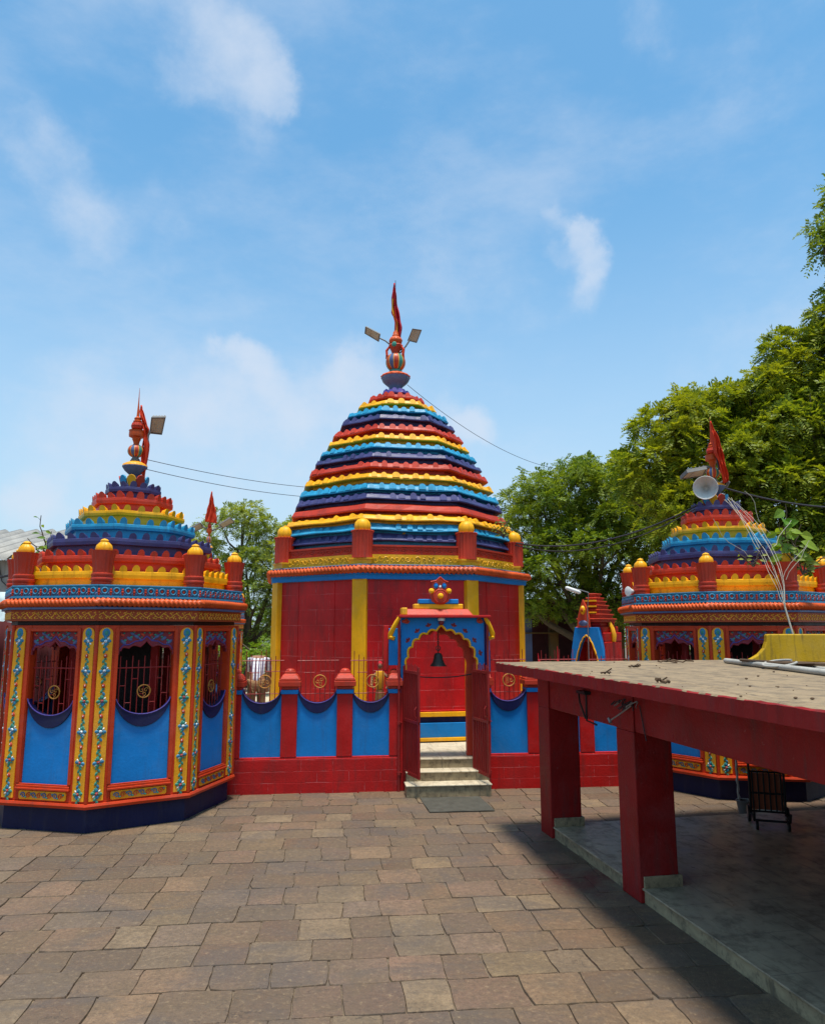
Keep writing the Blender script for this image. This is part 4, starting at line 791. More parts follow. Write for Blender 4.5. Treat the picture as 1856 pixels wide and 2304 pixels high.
# things on and under the slab roof
def top(px, py, z=1.85):                                           # (x, y) on the slab from a bearing and a distance
    return (px, py, z)
pw = MB(); w0 = Vector((3.98, 9.0, 0)); w1 = Vector((6.6, 8.55, 0)); d = (w1 - w0).normalized(); ln = (w1 - w0).length
prof = [(0, 1.902), (ln, 1.902), (ln, 2.234), (.30, 2.23), (.285, 2.22), (.275, 2.14), (.245, 2.06), (.18, 1.99), (.10, 1.94)]
pw.plate(prof, 0, .12); tag(pw.build('parapet_wall', PARAYEL, loc=tuple(w0), rz=math.atan2(d.y, d.x), bevel=.012), 'mossy yellow parapet with a curved end, on the concrete slab', 'parapet')
def cyl(name, pts, r, mat, label, cat, group=None, n=10): return tag(MB().tube(pts, r, n).build(name, mat, smooth=True), label, cat, group)
cyl('plastic_pipe', [(3.62, 8.65, 1.93), (3.56, 7.6, 1.931), (3.50, 6.6, 1.931), (3.47, 6.1, 1.931), (3.42, 5.4, 1.931)], .029, PVC, 'long white plastic pipe lying along the slab, ending farthest away', 'pipe', 'white pipes on the slab')
cyl('plastic_pipe', [(3.95, 7.9, 1.925), (3.82, 7.1, 1.925), (3.72, 6.2, 1.925)], .022, PVC, 'thinner white pipe lying at the foot of the yellow parapet', 'pipe', 'white pipes on the slab')
cyl('cord_loop', [(3.60 + .10 * math.cos(t) * 1.2, 7.35 + .24 * math.sin(t), 1.96 + .03 * math.cos(t)) for t in [2 * PI * i / 20 for i in range(18)]], .012, PVC, 'pale loop of cord wrapped over the white pipe', 'cord')
m = MB(); m.add([(3.50, 8.1, 1.966), (3.85, 7.8, 1.966), (4.05, 7.0, 1.974), (3.66, 7.1, 1.968)], [(0, 1, 2, 3)]); m.tube([(3.55, 8.1, 1.962), (3.62, 7.3, 1.963), (3.95, 6.9, 1.966)], .016, 6); tag(m.build('bark_strip', TWIG), 'flat dark strip of bark lying over the white pipe', 'bark')
def at(px, py, z=1.902):
    """point of the slab top seen along a bearing"""
    a, b = (px - 928) / 1650, -(py - 1152) / 1650; c, s = math.cos(.1572), math.sin(.1572); dy, dz = c - b * s, s + b * c; t = (z - 2.3) / dz; return Vector((a * t, dy * t, z))
TW = [((1425, 1503), .11, 'curled dead twig alone on the slab left of the shrine'), ((1365, 1519), .08, 'crumpled dead twig at the slab edge'), ((1500, 1493), .22, 'forked dead stick farthest back on the slab'), ((1535, 1492), .28, 'longest straight stick lying on the slab'), ((1490, 1538), .09, 'dark seed pod near the middle of the slab')]
for (p, s_, lb) in TW:
    c = at(*p); k = random.Random(int(p[0])); pts = [c + Vector((s_ * (i / 6 - .5), k.uniform(-.04, .04), .012 + .02 * k.random())) for i in range(7)]
    mm = MB().tube(pts, [.006 + .009 * k.random() for _ in pts], 6)
    mm.tube([pts[3], pts[3] + Vector((.03, -.05, .03))], .006, 5); tag(mm.build('dead_twig', TWIG, smooth=True), lb, 'twig', 'twigs on the slab roof')
lf = MB(); k = random.Random(8)
for i in range(60):
    c = at(k.uniform(1180, 1850), k.uniform(1489, 1600)); 
    q = S0; rel = Vector((c.x - S0.x, c.y - S0.y, 0)); bb, aa = rel.dot(SB), rel.dot(SA)
    if bb < -.45 or aa > .4: continue
    r_ = k.uniform(.004, .014); lf.ball((c.x, c.y, c.z + r_ * .3), r_, 6, None, (1, k.uniform(.5, 1), .5))
tag(lf.build('leaf_litter', TWIG), 'scattered seeds and leaf litter over the slab', 'litter', kind='stuff')
# wires on the fascia
hk = MB()
hk.tube([(.005, -.86, 1.64), (-.03, -.92, 1.63), (-.04, -.96, 1.56), (.008, -.98, 1.40)], .009, 6); hk.tube([(.012, -1.0, 1.66), (.010, -1.0, 1.385), (.012, -1.22, 1.37)], .010, 6); hk.box(-.05, .017, -1.10, -.90, 1.645, 1.675)
hk.M = Matrix.Translation(S0) @ Matrix.Rotation(SRZ, 4, 'Z'); hk2 = MB(); hk2.v = [tuple(hk.M @ Vector(p)) for p in hk.v]; hk2.f = hk.f; hk2.mi = hk.mi
tag(hk2.build('fascia_hook', BLACK), 'black hook and wire under the slab edge between the pillars', 'hook')
wc = MB(); k = random.Random(3)
T_ = Matrix.Translation(S0) @ Matrix.Rotation(SRZ, 4, 'Z'); wc.M = T_
for i in range(9):
    p = Vector((.0, -1.98 - .02 + k.uniform(-.12, .22), 1.63 + k.uniform(-.03, .03))); pts = [p + Vector((-.03 + .02 * math.sin(q * 1.7 + i), .06 * math.sin(q * .9 + i) + .02 * q, .03 * math.cos(q * 1.3 + i))) for q in range(6)]; wc.tube(pts, .005, 5, 0 if i % 3 else 1)
wc.tube([(-.02, -2.0, 1.63), (-.06, -1.85, 1.54), (-.09, -1.72, 1.47)], .007, 6, 1); wc.tube([(-.09, -1.735, 1.455), (-.09, -1.70, 1.49)], .016, 6, 1)
wc.tube([(.005, -2.1, 1.64), (.005, -2.16, 1.45), (.0, -2.2, 1.36)], .005, 5, 0); wc.build('tangled_wire', [CABLE, STEEL]); tag(bpy.data.objects['tangled_wire'], 'tangle of loose wires with a metal rod below the slab edge', 'wires')
# under the shelter
bk = empty('bucket', (4.12, 9.56, 0), 0, 'dark bucket standing by the navy plinth beyond the shelter', 'bucket')
MB().lathe([(.07, 0), (.085, .10), (.098, .185), (.104, .19), (.10, .195), (.088, .187), (.075, .05)], 24).build('bucket_body', LAMPGREY, bk, smooth=True); MB().lathe([(.0, .15), (.088, .152), (.0, .153)], 20).build('water', CARTRED, bk); MB().tube([(.10 * math.cos(t), .02, .19 + .03 * math.sin(t) * -1) for t in [PI * i / 10 for i in range(11)]], .004, 5).build('handle', STEEL, bk)
pm = MB(); pts = [(4.075 + .006 * math.sin(i * 2.2), 9.62 + .004 * i * .3, .16 + .05 * i) for i in range(18)]; pm.tube(pts, [.012 + .004 * (i % 2) for i in range(18)], 7); tag(pm.build('mop_pole', PVC), 'pale knotted pole standing up out of the bucket', 'pole')
st = MB().ball((0, 0, 0), .17, 14, None, (1.0, .7, .42)); 
for i, p in enumerate(st.v): q = Vector(p); st.v[i] = tuple(q * (1 + .25 * noise.noise(q * 7)))
tag(st.build('boulder', STONEY, smooth=True, loc=(4.38, 9.50, .05)), 'low rounded stone beside the bucket', 'stone')
ct = empty('hand_cart', (4.02, 8.72, .122), R(-18), 'slatted orange-red hand cart on black wheels in the shade under the slab', 'cart')
fr = MB(); 
for x in (-.20, .20): fr.tube([(x, .02, .10), (x, .0, .5), (x, -.03, .95), (x, -.16, 1.0)], .016, 8); fr.tube([(x, .02, .12), (x, -.30, .10), (x, -.36, .2)], .015, 8)
for z in (.14, .36, .62): fr.tube([(-.20, .01, z), (.20, .01, z)], .013, 8)
fr.tube([(-.20, -.30, .10), (.20, -.30, .10)], .014, 8); fr.build('frame', BLACK, ct, smooth=True)
ct.scale = (.9, .9, .9)
bd_ = MB(); bd_.box(-.185, .185, .02, .04, .16, .60); bd_.build('back_board', CARTRED, ct, bevel=.004)
sl_ = MB()
for i in range(6): sl_.box(-.165 + i * .066 - .008, -.165 + i * .066 + .008, -.004, .018, .15, .61)
sl_.build('slats', BLACK, ct)
for x in (-.22, .22):
    wh = MB().tube([(x - .018, .06, .10), (x + .018, .06, .10)], .10, 20).build('wheel', BLACK, ct, bevel=.006); MB().tube([(x - .02, .06, .10), (x + .02, .06, .10)], .045, 12).build('hub', STEEL, wh)
    wh = MB().tube([(x * .8 - .015, -.34, .055), (x * .8 + .015, -.34, .055)], .055, 16).build('wheel', BLACK, ct, bevel=.005); MB().tube([(x * .8 - .017, -.34, .055), (x * .8 + .017, -.34, .055)], .022, 10).build('hub', STEEL, wh)

# ------------------------------------------------------------------ the other pavilions
pr_ = copy_tree(pav); pr_.location = P_R; pr_.rotation_euler = (0, 0, -.515); pr_['label'] = 'octagonal painted pavilion half hidden behind the concrete slab, with wires on its top'
pf_ = copy_tree(pav, None, ('railing',)); pf_.location = (-5.30, 19.0, 0); pf_.rotation_euler = (0, 0, .25); pf_.scale = (.62, .62, .955); pf_['label'] = 'distant slender pavilion whose finial shows beside the near pavilion roof'

# ------------------------------------------------------------------ finial lamps, flags, loudspeakers
def floodlight(pts, thick, arm, ar, label, extra=None):
    """four corners of the lit face, in order, thickness behind it, and the arm's polyline"""
    p = [Vector(q) for q in pts]; c = sum(p, Vector()) / 4; o = empty('floodlight', tuple(c), 0, label, 'floodlight', 'floodlights on the finials'); p = [q - c for q in p]
    nrm = (p[1] - p[0]).cross(p[2] - p[0]).normalized()
    if nrm.dot(Vector((0, -1, -.6))) < 0: nrm = -nrm; p.reverse()
    h = MB(); inn = [q * .86 for q in p]; bk_ = [q * .96 - nrm * thick for q in p]
    h.add(p + inn + bk_, [(i, (i + 1) % 4, 4 + (i + 1) % 4, 4 + i) for i in range(4)] + [((i + 1) % 4, i, 8 + i, 8 + (i + 1) % 4) for i in range(4)] + [(11, 10, 9, 8)]); 
    for i in range(5): a = bk_[0].lerp(bk_[1], (i + .5) / 5); b = bk_[3].lerp(bk_[2], (i + .5) / 5); h.bar(a - nrm * .008, b - nrm * .008, .012, .02)
    h.build('housing', LAMPGREY, o)
    g_ = MB(); g_.add([q - nrm * .008 for q in inn], [(0, 1, 2, 3)]); a = inn[0].lerp(inn[1], .35) - nrm * .004; b = inn[3].lerp(inn[2], .35) - nrm * .004; g_.bar(a, b, .012, .004); g_.build('lamp_face', LAMPFACE, o)
    if arm: MB().tube([Vector(q) - c for q in arm], ar, 8).build('bracket_arm', LAMPGREY, o, smooth=True)
    return o
mx, my = P_M[0], P_M[1]
def M3(px, py, dy=0.0): return (mx + (px - 838) * .003554, my + dy, 2.3 + (6.04 - (py - 338) * .00372) * 1.033)
floodlight([M3(655, 302, -.10), M3(746, 348, -.10), M3(735, 376, .06), M3(648, 326, .06)], .035, [M3(742, 360), M3(775, 375), M3(805, 398), M3(815, 420)], .016, 'narrow floodlight on the left arm of the main temple finial')
floodlight([M3(938, 314, -.10), M3(996, 322, -.10), M3(965, 382, .06), M3(908, 368, .06)], .045, [M3(922, 372), M3(900, 405), M3(872, 440), M3(850, 455)], .018, 'squarish floodlight on the right arm of the main temple finial')
lx, ly = P_L[0], P_L[1]
def L1(px, py, dy=0.0): return (lx + (px - 953) / 500, ly + dy, 5.035 - (py - 370) / 494)
floodlight([L1(1078, 262, -.16), L1(1180, 262, -.16), L1(1122, 360, .06), L1(1030, 350, .06)], .05, [L1(1050, 340), L1(1035, 370), L1(1030, 440), L1(985, 470)], .016, 'grey floodlight tilted beside the finial of the nearest pavilion')
rx, ry = P_R[0], P_R[1]
def R7(px, py, dy=0.0): return (rx + (px - 885) / 494, ry + dy, 4.43 - (py - 750) / 494)
floodlight([R7(640, 585, -.2), R7(800, 555, -.2), R7(815, 590, .05), R7(628, 615, .05)], .06, [R7(790, 570), R7(810, 520), R7(850, 520), R7(885, 540)], .03, 'pale floodlight above the loudspeaker horn of the far right pavilion')
floodlight([(-5.02, 18.85, 4.95), (-4.72, 18.85, 5.13), (-4.66, 19.1, 5.06), (-4.98, 19.1, 4.89)], .04, [(-5.0, 19, 4.93), (-5.15, 19, 4.85), (-5.28, 19, 4.80)], .02, 'small floodlight on the finial of the distant slender pavilion')
floodlight([(-5.85, 18.85, 4.80), (-5.5, 18.85, 5.0), (-5.45, 19.1, 4.93), (-5.8, 19.1, 4.74)], .04, [(-5.5, 19, 4.95), (-5.3, 19, 4.82)], .02, 'second floodlight half hidden behind the near pavilion roof')
def flag(name, left, right, mats, label, folds=2.5, depth=.05, pole=None):
    """hanging pennant: left and right outline as world points from the tip down"""
    left = [Vector(p) for p in left]; right = [Vector(p) for p in right]; n = 24; k = 10
    def samp(l, t): t *= len(l) - 1; i = min(int(t), len(l) - 2); f_ = t - i; f_ = f_; return l[i].lerp(l[i + 1], f_)
    m = MB(); vs = []
    for i in range(n + 1):
        a, b = samp(left, i / n), samp(right, i / n); wd = (b - a).length
        for j in range(k + 1):
            p = a.lerp(b, j / k); p.y += depth * math.sin(folds * 2 * PI * j / k + i * .25) * min(1, wd / .08) ; p.x += .006 * math.sin(i * .9 + j); vs.append(p)
    o = 0
    for i in range(n):
        for j in range(k): m.add([], [(i * (k + 1) + j, i * (k + 1) + j + 1, (i + 1) * (k + 1) + j + 1, (i + 1) * (k + 1) + j)], 1 if (len(mats) > 1 and 1 <= j <= 3 and i > 5) else 0)
    m.v = [tuple(v) for v in vs]
    r_ = empty(name, tuple(left[0]), 0, label, 'flag', 'pennants on the finials'); m.v = [tuple(Vector(v) - left[0]) for v in m.v]
    c = m.build('cloth', mats, r_, smooth=True); s_ = c.modifiers.new('thickness', 'SOLIDIFY'); s_.thickness = .006
    if pole: MB().tube([Vector(p) - left[0] for p in pole], [.014, .006], 8).build('pole', CABLE, r_, smooth=True)
    return r_
flag('pennant', [M3(824, 32), M3(814, 110), M3(811, 190), M3(816, 225), M3(832, 265), M3(838, 335)], [M3(830, 32), M3(841, 110), M3(850, 180), M3(866, 245), M3(874, 295), M3(869, 375)], [CLOTHRED, CLOTHYEL], 'tall red pennant with a yellow stripe at the main temple top', pole=[M3(838, 345), M3(835, 15)])
flag('pennant', [L1(966, 150), L1(964, 210), L1(975, 250), L1(1000, 320), L1(1004, 350), L1(998, 440), L1(1000, 600), L1(1008, 700)], [L1(974, 150), L1(992, 195), L1(1012, 255), L1(1040, 325), L1(1032, 350), L1(1042, 440), L1(1028, 600), L1(1030, 715)], [SAFFRON], 'saffron pennant trailing from the spire of the nearest pavilion', depth=.03)
flag('pennant', [R7(846, 160, -.18), R7(858, 290, -.18), R7(868, 390, -.18), R7(880, 470, -.18), R7(905, 570, -.18), R7(930, 670, -.18)], [R7(854, 160, -.18), R7(895, 290, -.18), R7(922, 390, -.18), R7(938, 470, -.18), R7(960, 570, -.18), R7(968, 650, -.18)], [SAFFRON], 'saffron pennant above the white loudspeaker horn', depth=.06, pole=[R7(895, 560, -.18), R7(848, 150, -.18)])
flag('pennant', [(-5.28, 18.95, 5.85), (-5.36, 18.95, 5.4), (-5.42, 18.95, 5.05)], [(-5.26, 18.95, 5.85), (-5.14, 18.95, 5.35), (-5.10, 18.95, 5.0)], [SAFFRON], 'orange pennant on the distant finial between pavilion and temple', depth=.03)
# loudspeaker horn
ls = empty('loudspeaker_horn', R7(755, 715, -.3), 0, 'white horn loudspeaker on top of the far right pavilion', 'loudspeaker')
hn = MB().lathe([(.035, -.30), (.045, -.22), (.07, -.14), (.115, -.06), (.165, -.008), (.172, .0), (.166, .004), (.155, -.008), (.11, -.06), (.06, -.14), (.03, -.22)], 32); o = hn.build('horn', LAMPFACE2, ls, smooth=True); o.scale = (1.1, 1.1, 1)
aim = Vector((-.42, -.9, -.12)).to_track_quat('Z', 'Y').to_euler(); o.rotation_euler = aim
q = MB().tube([Vector((.07, .27, .03)), Vector((.2, .28, .05)), Vector((.36, .28, .05)), Vector((.45, .26, .07)), Vector((.47, .22, .13)), Vector((.42, .2, .17)), Vector((.33, .25, .1))], .025, 10); q.build('bracket', LAMPGREY, ls, smooth=True); MB().tube([(.10, .27, .03), (.24, .28, .04)], .05, 14).build('driver', WHITE, ls, smooth=True)
h2 = empty('small_horn', (rx - 1.60, ry - .42, 2.86), 0, 'small white horn lamp on the left corner of the far pavilion roof', 'horn'); o = MB().lathe([(.02, -.12), (.04, -.06), (.075, 0), (.07, .003)], 18).build('horn', WHITE, h2, smooth=True); o.rotation_euler = Vector((-.9, -.4, 0)).to_track_quat('Z', 'Y').to_euler(); MB().tube([(.02, .0, .0), (.16, .04, -.02)], .015, 6).build('bracket', STEEL, h2)

# ------------------------------------------------------------------ cables
def cable(a, b, sag, r, label, group=None, mat=None, n=24):
    a, b = Vector(a), Vector(b); pts = [a.lerp(b, i / n) - Vector((0, 0, sag * 4 * (i / n) * (1 - i / n))) for i in range(n + 1)]
    return tag(MB().tube(pts, r, 5).build('overhead_cable', mat or CABLE), label, 'cable', group)
G_ = 'overhead cables between the roofs'
cable(L1(1000, 535, .05), (-2.15, 14.3, 5.07), .05, .005, 'upper thin cable running from the near pavilion finial to the temple', G_)
cable(L1(1020, 610, .05), (-2.2, 14.3, 4.88), .05, .005, 'lower thin cable running from the near pavilion finial to the temple', G_)
cable((mx + .25, my - .1, 7.38), (4.6, 22, 7.1), .35, .006, 'thin cable sloping from the temple bowl down to the trees', G_)
cable((mx + 2.3, my - .6, 3.98), R7(720, 840, -.1), .30, .014, 'cable from the temple urn to the far pavilion top', G_)
cable((mx + 2.3, my - .6, 3.94), R7(700, 870, -.1), .36, .010, 'second lower cable from the temple urn to the far pavilion', G_)
cable(R7(990, 680, .1), (8.6, 13.6, 4.55), .12, .016, 'thick cable leaving the loudspeaker towards the right edge', G_)
cable((lx - 1.15, ly - .2, 3.12), (-8.5, 11.5, 2.95), .12, .018, 'black cable sagging past the metal roof to the nearest pavilion', G_)
# cable bundle on the far pavilion
cb = MB(); k = random.Random(21); foot = Vector((4.88, 9.55, 2.25)); kn_ = Vector((4.81, 9.56, 2.57))
for i in range(7):
    a = Vector(R7(890 + k.uniform(-10, 60), 800 + k.uniform(-6, 20), -.35)); pts = [a]; m1 = a.lerp(kn_, .35) + Vector((k.uniform(-.2, .22), -.35 + k.uniform(-.1, .1), k.uniform(-.15, .15))); m2 = a.lerp(kn_, .7) + Vector((k.uniform(-.1, .1), -.35 + k.uniform(-.1, .1), k.uniform(-.05, .05)))
    for q in range(1, 13):
        t = q / 12; p = a * (1 - t) ** 3 + m1 * 3 * t * (1 - t) ** 2 + m2 * 3 * t * t * (1 - t) + kn_ * t ** 3; pts.append(p + Vector((k.uniform(-.01, .01), 0, k.uniform(-.01, .01))))
    cb.tube(pts, .0026, 5)
cb.tube([kn_ + Vector((0, 0, .05)), kn_, foot + Vector((0.02, -.1, -.345))], .012, 8)
for i in range(5):
    a = kn_ + Vector((k.uniform(-.5, .1), k.uniform(-.15, .05), k.uniform(.25, 1.0))); d = Vector((k.choice((-1, 1)) * k.uniform(.25, .5), k.uniform(-.1, .1), k.uniform(.2, .6))); pts = [a + d * (q / 6) + Vector((.03 * math.sin(q * 1.3 + i), 0, .03 * math.cos(q + i))) for q in range(7)]; cb.tube(pts, .0035, 5)
tag(cb.build('cable_bundle', STONEY), 'pale bundle of cables gathered into a pole before the far pavilion roof', 'cables')

# ------------------------------------------------------------------ plants
def broadleaf(m, p, d, up, ln, wd, mi=0):
    d = d.normalized(); s_ = d.cross(up).normalized(); u = s_.cross(d); st_ = [(0, 0), (.18, .62), (.42, 1), (.7, .7), (1, 0)]
    vs = [p + d * ln * t + u * (-.25 * ln * t * t) for t, q in st_] + [p + d * ln * t + s_ * wd * q / 2 + u * (.12 * wd * q - .25 * ln * t * t) for t, q in st_[1:4]] + [p + d * ln * t - s_ * wd * q / 2 + u * (.12 * wd * q - .25 * ln * t * t) for t, q in st_[1:4]]
    m.add(vs, [(0, 5, 1), (0, 1, 8), (5, 6, 2, 1), (1, 2, 9, 8), (6, 7, 3, 2), (2, 3, 10, 9), (7, 4, 3), (3, 4, 10)], mi)
def sapling(name, base, stems, ln, wd, label, mat, seed, cat='plant', gap=.09):
    o = empty(name, tuple(base), 0, label, cat); k = random.Random(seed); lm_ = MB(); sm = MB()
    for (dx, dy, h) in stems:
        pts = [Vector((dx * t, dy * t, h * t)) + Vector((k.uniform(-.02, .02), k.uniform(-.02, .02), 0)) * (t > 0) for t in [i / 8 for i in range(9)]]; sm.tube(pts, [.010 * (1 - .7 * i / 8) + .002 for i in range(9)], 6)
        n = int(h / gap) + 2
        for i in range(n):
            t = .12 + .88 * i / n; p = Vector((dx * t, dy * t, h * t)); a = i * 2.4 + k.random(); d = Vector((math.cos(a), math.sin(a), k.uniform(-.25, .5))); q = p + d * .05; sm.tube([p, q], .003, 4)
            s_ = k.uniform(.7, 1.2); d.z -= .3; broadleaf(lm_, q, d, Vector((k.uniform(-.5, .5), -1, k.uniform(.1, .9))), ln * s_, wd * s_)
    lm_.build('leaves', mat, o); sm.build('stem', BARK, o); return o
sapling('wild_sapling', (lx - 1.0, ly - .3, 3.2), [(-.12, -.05, .62), (-.22, -.1, .30), (.05, -.05, .40)], .11, .05, 'leafy weed rooted in the roof of the nearest pavilion', LEAF_D, 4)
sapling('wild_sapling', (mx + 2.05, my - 1.45, 3.95), [(-.08, -.1, .42), (.10, -.05, .36), (-.2, -.1, .22), (.02, -.1, .30)], .07, .035, 'yellowish weed sprouting above the temple corner urn', LEAF_C, 6, gap=.035)
sapling('wild_sapling', (5.28, 10.35, 3.15), [(.0, -.1, .88), (-.12, -.12, .62), (.18, -.1, .60), (.12, -.15, .42)], .22, .15, 'big leaved sapling growing on the far pavilion roof', LEAF_D, 9, gap=.10)
sapling('wild_sapling', (rx + .55, ry - 1.45, 3.05), [(-.35, -.1, .45), (-.15, -.1, .50), (.1, -.1, .4), (.45, -.1, .35), (.75, -.1, .3)], .12, .06, 'low straggling weed between the urns of the far pavilion', LEAF_C, 11)
sapling('wild_sapling', (rx - .15, ry - 1.50, 3.15), [(-.25, -.05, .22), (.1, -.1, .28), (.02, -.1, .12)], .08, .035, 'small weed behind the middle urn of the far pavilion', LEAF_C, 13)

# ------------------------------------------------------------------ trees
def crown_mesh(name, parent, mat, clumps, spray, leaflet, seed, pin=7, droop=.35):
    """feathery leaves: each spray is a rachis with paired leaflets; clumps = (centre, radii, sprays)"""
    rng = np.random.default_rng(seed); V = []; 
    for c, rad, n in clumps:
        d = rng.normal(size=(n, 3)); d /= np.linalg.norm(d, axis=1)[:, None]; d[:, 2] = np.where(d[:, 2] < -.55, -d[:, 2], d[:, 2])
        rr = rng.uniform(.45, 1.0, n) ** .6; 
        bumpy = 1 + .22 * np.sin(d[:, 0] * 5 + c[0] * 3) * np.cos(d[:, 1] * 6 + c[1]) + .18 * np.sin(d[:, 2] * 8 + c[2])
        p = np.array(c) + d * np.array(rad) * (rr * bumpy)[:, None]
        ax = d + rng.normal(size=(n, 3)) * .6; ax[:, 2] -= droop; ax /= np.linalg.norm(ax, axis=1)[:, None]
        up = rng.normal(size=(n, 3)) * .45 + np.array((0, 0, 1.0)); s_ = np.cross(ax, up); s_ /= np.linalg.norm(s_, axis=1)[:, None] + 1e-9; u = np.cross(s_, ax)
        ls = spray * rng.uniform(.6, 1.25, n)
        for j in range(pin):
            t = (j + .6) / pin; b = p + ax * (ls * t)[:, None] - np.array((0, 0, 1.0)) * (ls * .35 * t * t)[:, None]
            for sg in (-1, 1):
                dr = s_ * sg * .85 + ax * .55 + u * rng.uniform(-.3, .2, (n, 1)); dr /= np.linalg.norm(dr, axis=1)[:, None]
                ll = (leaflet * rng.uniform(.7, 1.3, n) * (1.15 - .5 * abs(t - .45)))[:, None]; wv = np.cross(dr, u + rng.normal(size=(n, 3)) * .25); wv /= np.linalg.norm(wv, axis=1)[:, None] + 1e-9
                V.append(np.stack([b, b + dr * ll * .5 + wv * ll * .20, b + dr * ll, b + dr * ll * .5 - wv * ll * .20], 1))
    V = np.concatenate(V).astype(np.float32); nf = len(V); me = bpy.data.meshes.new(name); me.vertices.add(nf * 4); me.vertices.foreach_set('co', V.ravel()); me.loops.add(nf * 4); me.loops.foreach_set('vertex_index', np.arange(nf * 4, dtype=np.int32)); me.polygons.add(nf); me.polygons.foreach_set('loop_start', np.arange(0, nf * 4, 4, dtype=np.int32))
    me.materials.append(mat); me.update(); me.validate(); o = bpy.data.objects.new(name, me); COL.objects.link(o); o.parent = parent; return o
def split_clumps(clumps, m, seed):
    k = random.Random(seed); out_ = []
    for c, r, n in clumps:
        out_.append((c, tuple(q * .62 for q in r), int(n * .10)))
        for i in range(m):
            z = 1 - 1.75 * (i + .5) / m; a = i * 2.4 + k.uniform(-.4, .4); q = math.sqrt(max(0, 1 - z * z)); f_ = k.uniform(.62, .92); s_ = k.uniform(.30, .46)
            out_.append(((c[0] + r[0] * f_ * q * math.cos(a), c[1] + r[1] * f_ * q * math.sin(a), c[2] + r[2] * f_ * z), (r[0] * s_, r[1] * s_, r[2] * s_ * .85), int(n * .84 / m)))
    return out_
def tree(name, loc, clumps, trunk_r, mat, label, spray=.32, leaflet=.10, seed=1, pin=7, group='trees behind the temples'):
    o = empty(name, loc, 0, label, 'tree', group); k = random.Random(seed); b = MB()
    cen = Vector((sum(c[0][0] for c in clumps) / len(clumps), sum(c[0][1] for c in clumps) / len(clumps), 0)); low = min(c[0][2] - c[1][2] for c in clumps)
    fork = Vector((cen.x * .25, cen.y * .25, max(1.2, low * .85)))
    b.tube([(0, 0, -.1), (.04, .02, fork.z * .4), tuple(fork)], [trunk_r * 1.25, trunk_r, trunk_r * .8], 12)
    for c, rad, n in clumps:
        e = Vector(c); mid = fork.lerp(e, .5) + Vector((k.uniform(-.3, .3), k.uniform(-.3, .3), k.uniform(-.2, .4))); b.tube([fork, fork.lerp(mid, .5), mid, mid.lerp(e, .5), e], [trunk_r * .5, trunk_r * .38, trunk_r * .28, trunk_r * .18, trunk_r * .08], 8)
        for q in range(4):
            f_ = e + Vector([k.uniform(-.7, .7) * r for r in rad]); b.tube([mid.lerp(e, .4), mid.lerp(f_, .7), f_], [trunk_r * .16, trunk_r * .1, trunk_r * .03], 5)
    b.build('trunk', BARK, o, smooth=True); crown_mesh('crown', o, mat, split_clumps(clumps, 9, seed), spray, leaflet, seed, pin); return o
def clumps_in(seed, n, box, size, dens):
    k = random.Random(seed); out_ = []
    for i in range(n):
        c = [k.uniform(box[j][0], box[j][1]) for j in range(3)]; s_ = k.uniform(*size); out_.append((c, (s_ * k.uniform(.9, 1.3), s_ * k.uniform(.9, 1.2), s_ * k.uniform(.6, .9)), int(dens * s_ * s_)))
    return out_
# middle tree: rounded dense crown right of the temple
mid = [((-2.0, -.3, 5.2), (1.2, 1.2, .9), 620), ((-.6, -.8, 6.4), (1.25, 1.2, .95), 700), ((.8, -.5, 6.7), (1.1, 1.1, .8), 560), ((2.1, -.4, 6.0), (1.2, 1.2, .9), 600), ((-1.2, -1.2, 4.4), (1.3, 1.0, .9), 640), ((.4, -1.4, 5.1), (1.4, 1.0, 1.0), 760), ((1.9, -1.1, 4.5), (1.3, 1.0, .9), 640), ((-2.3, -.4, 3.9), (.9, .9, .7), 330), ((3.0, -.2, 5.0), (1.1, 1.0, .8), 460), ((-.3, -.5, 3.5), (1.1, .8, .55), 300), ((1.2, -.7, 3.6), (1.1, .8, .6), 300), ((.1, 0, 7.2), (.7, .7, .5), 220), ((-1.4, 0, 6.3), (.8, .8, .6), 280)]
tree('broad_tree', (5.3, 23.0, .1), [((c[0] * 1.08, c[1], c[2] * .98), tuple(q * 1.12 for q in r), int(n * 2.0)) for c, r, n in mid] + [((-2.0, -1, 3.0), (1.1, .8, .7), 600), ((2.4, -1, 3.2), (1.1, .8, .7), 600), ((.2, .8, 5.2), (2.2, .6, 1.6), 1400), ((.3, -1, 2.6), (1.2, .8, .6), 500)], .28, LEAF_B, 'rounded dense dark green tree just right of the main temple', .26, .085, 2, 6)
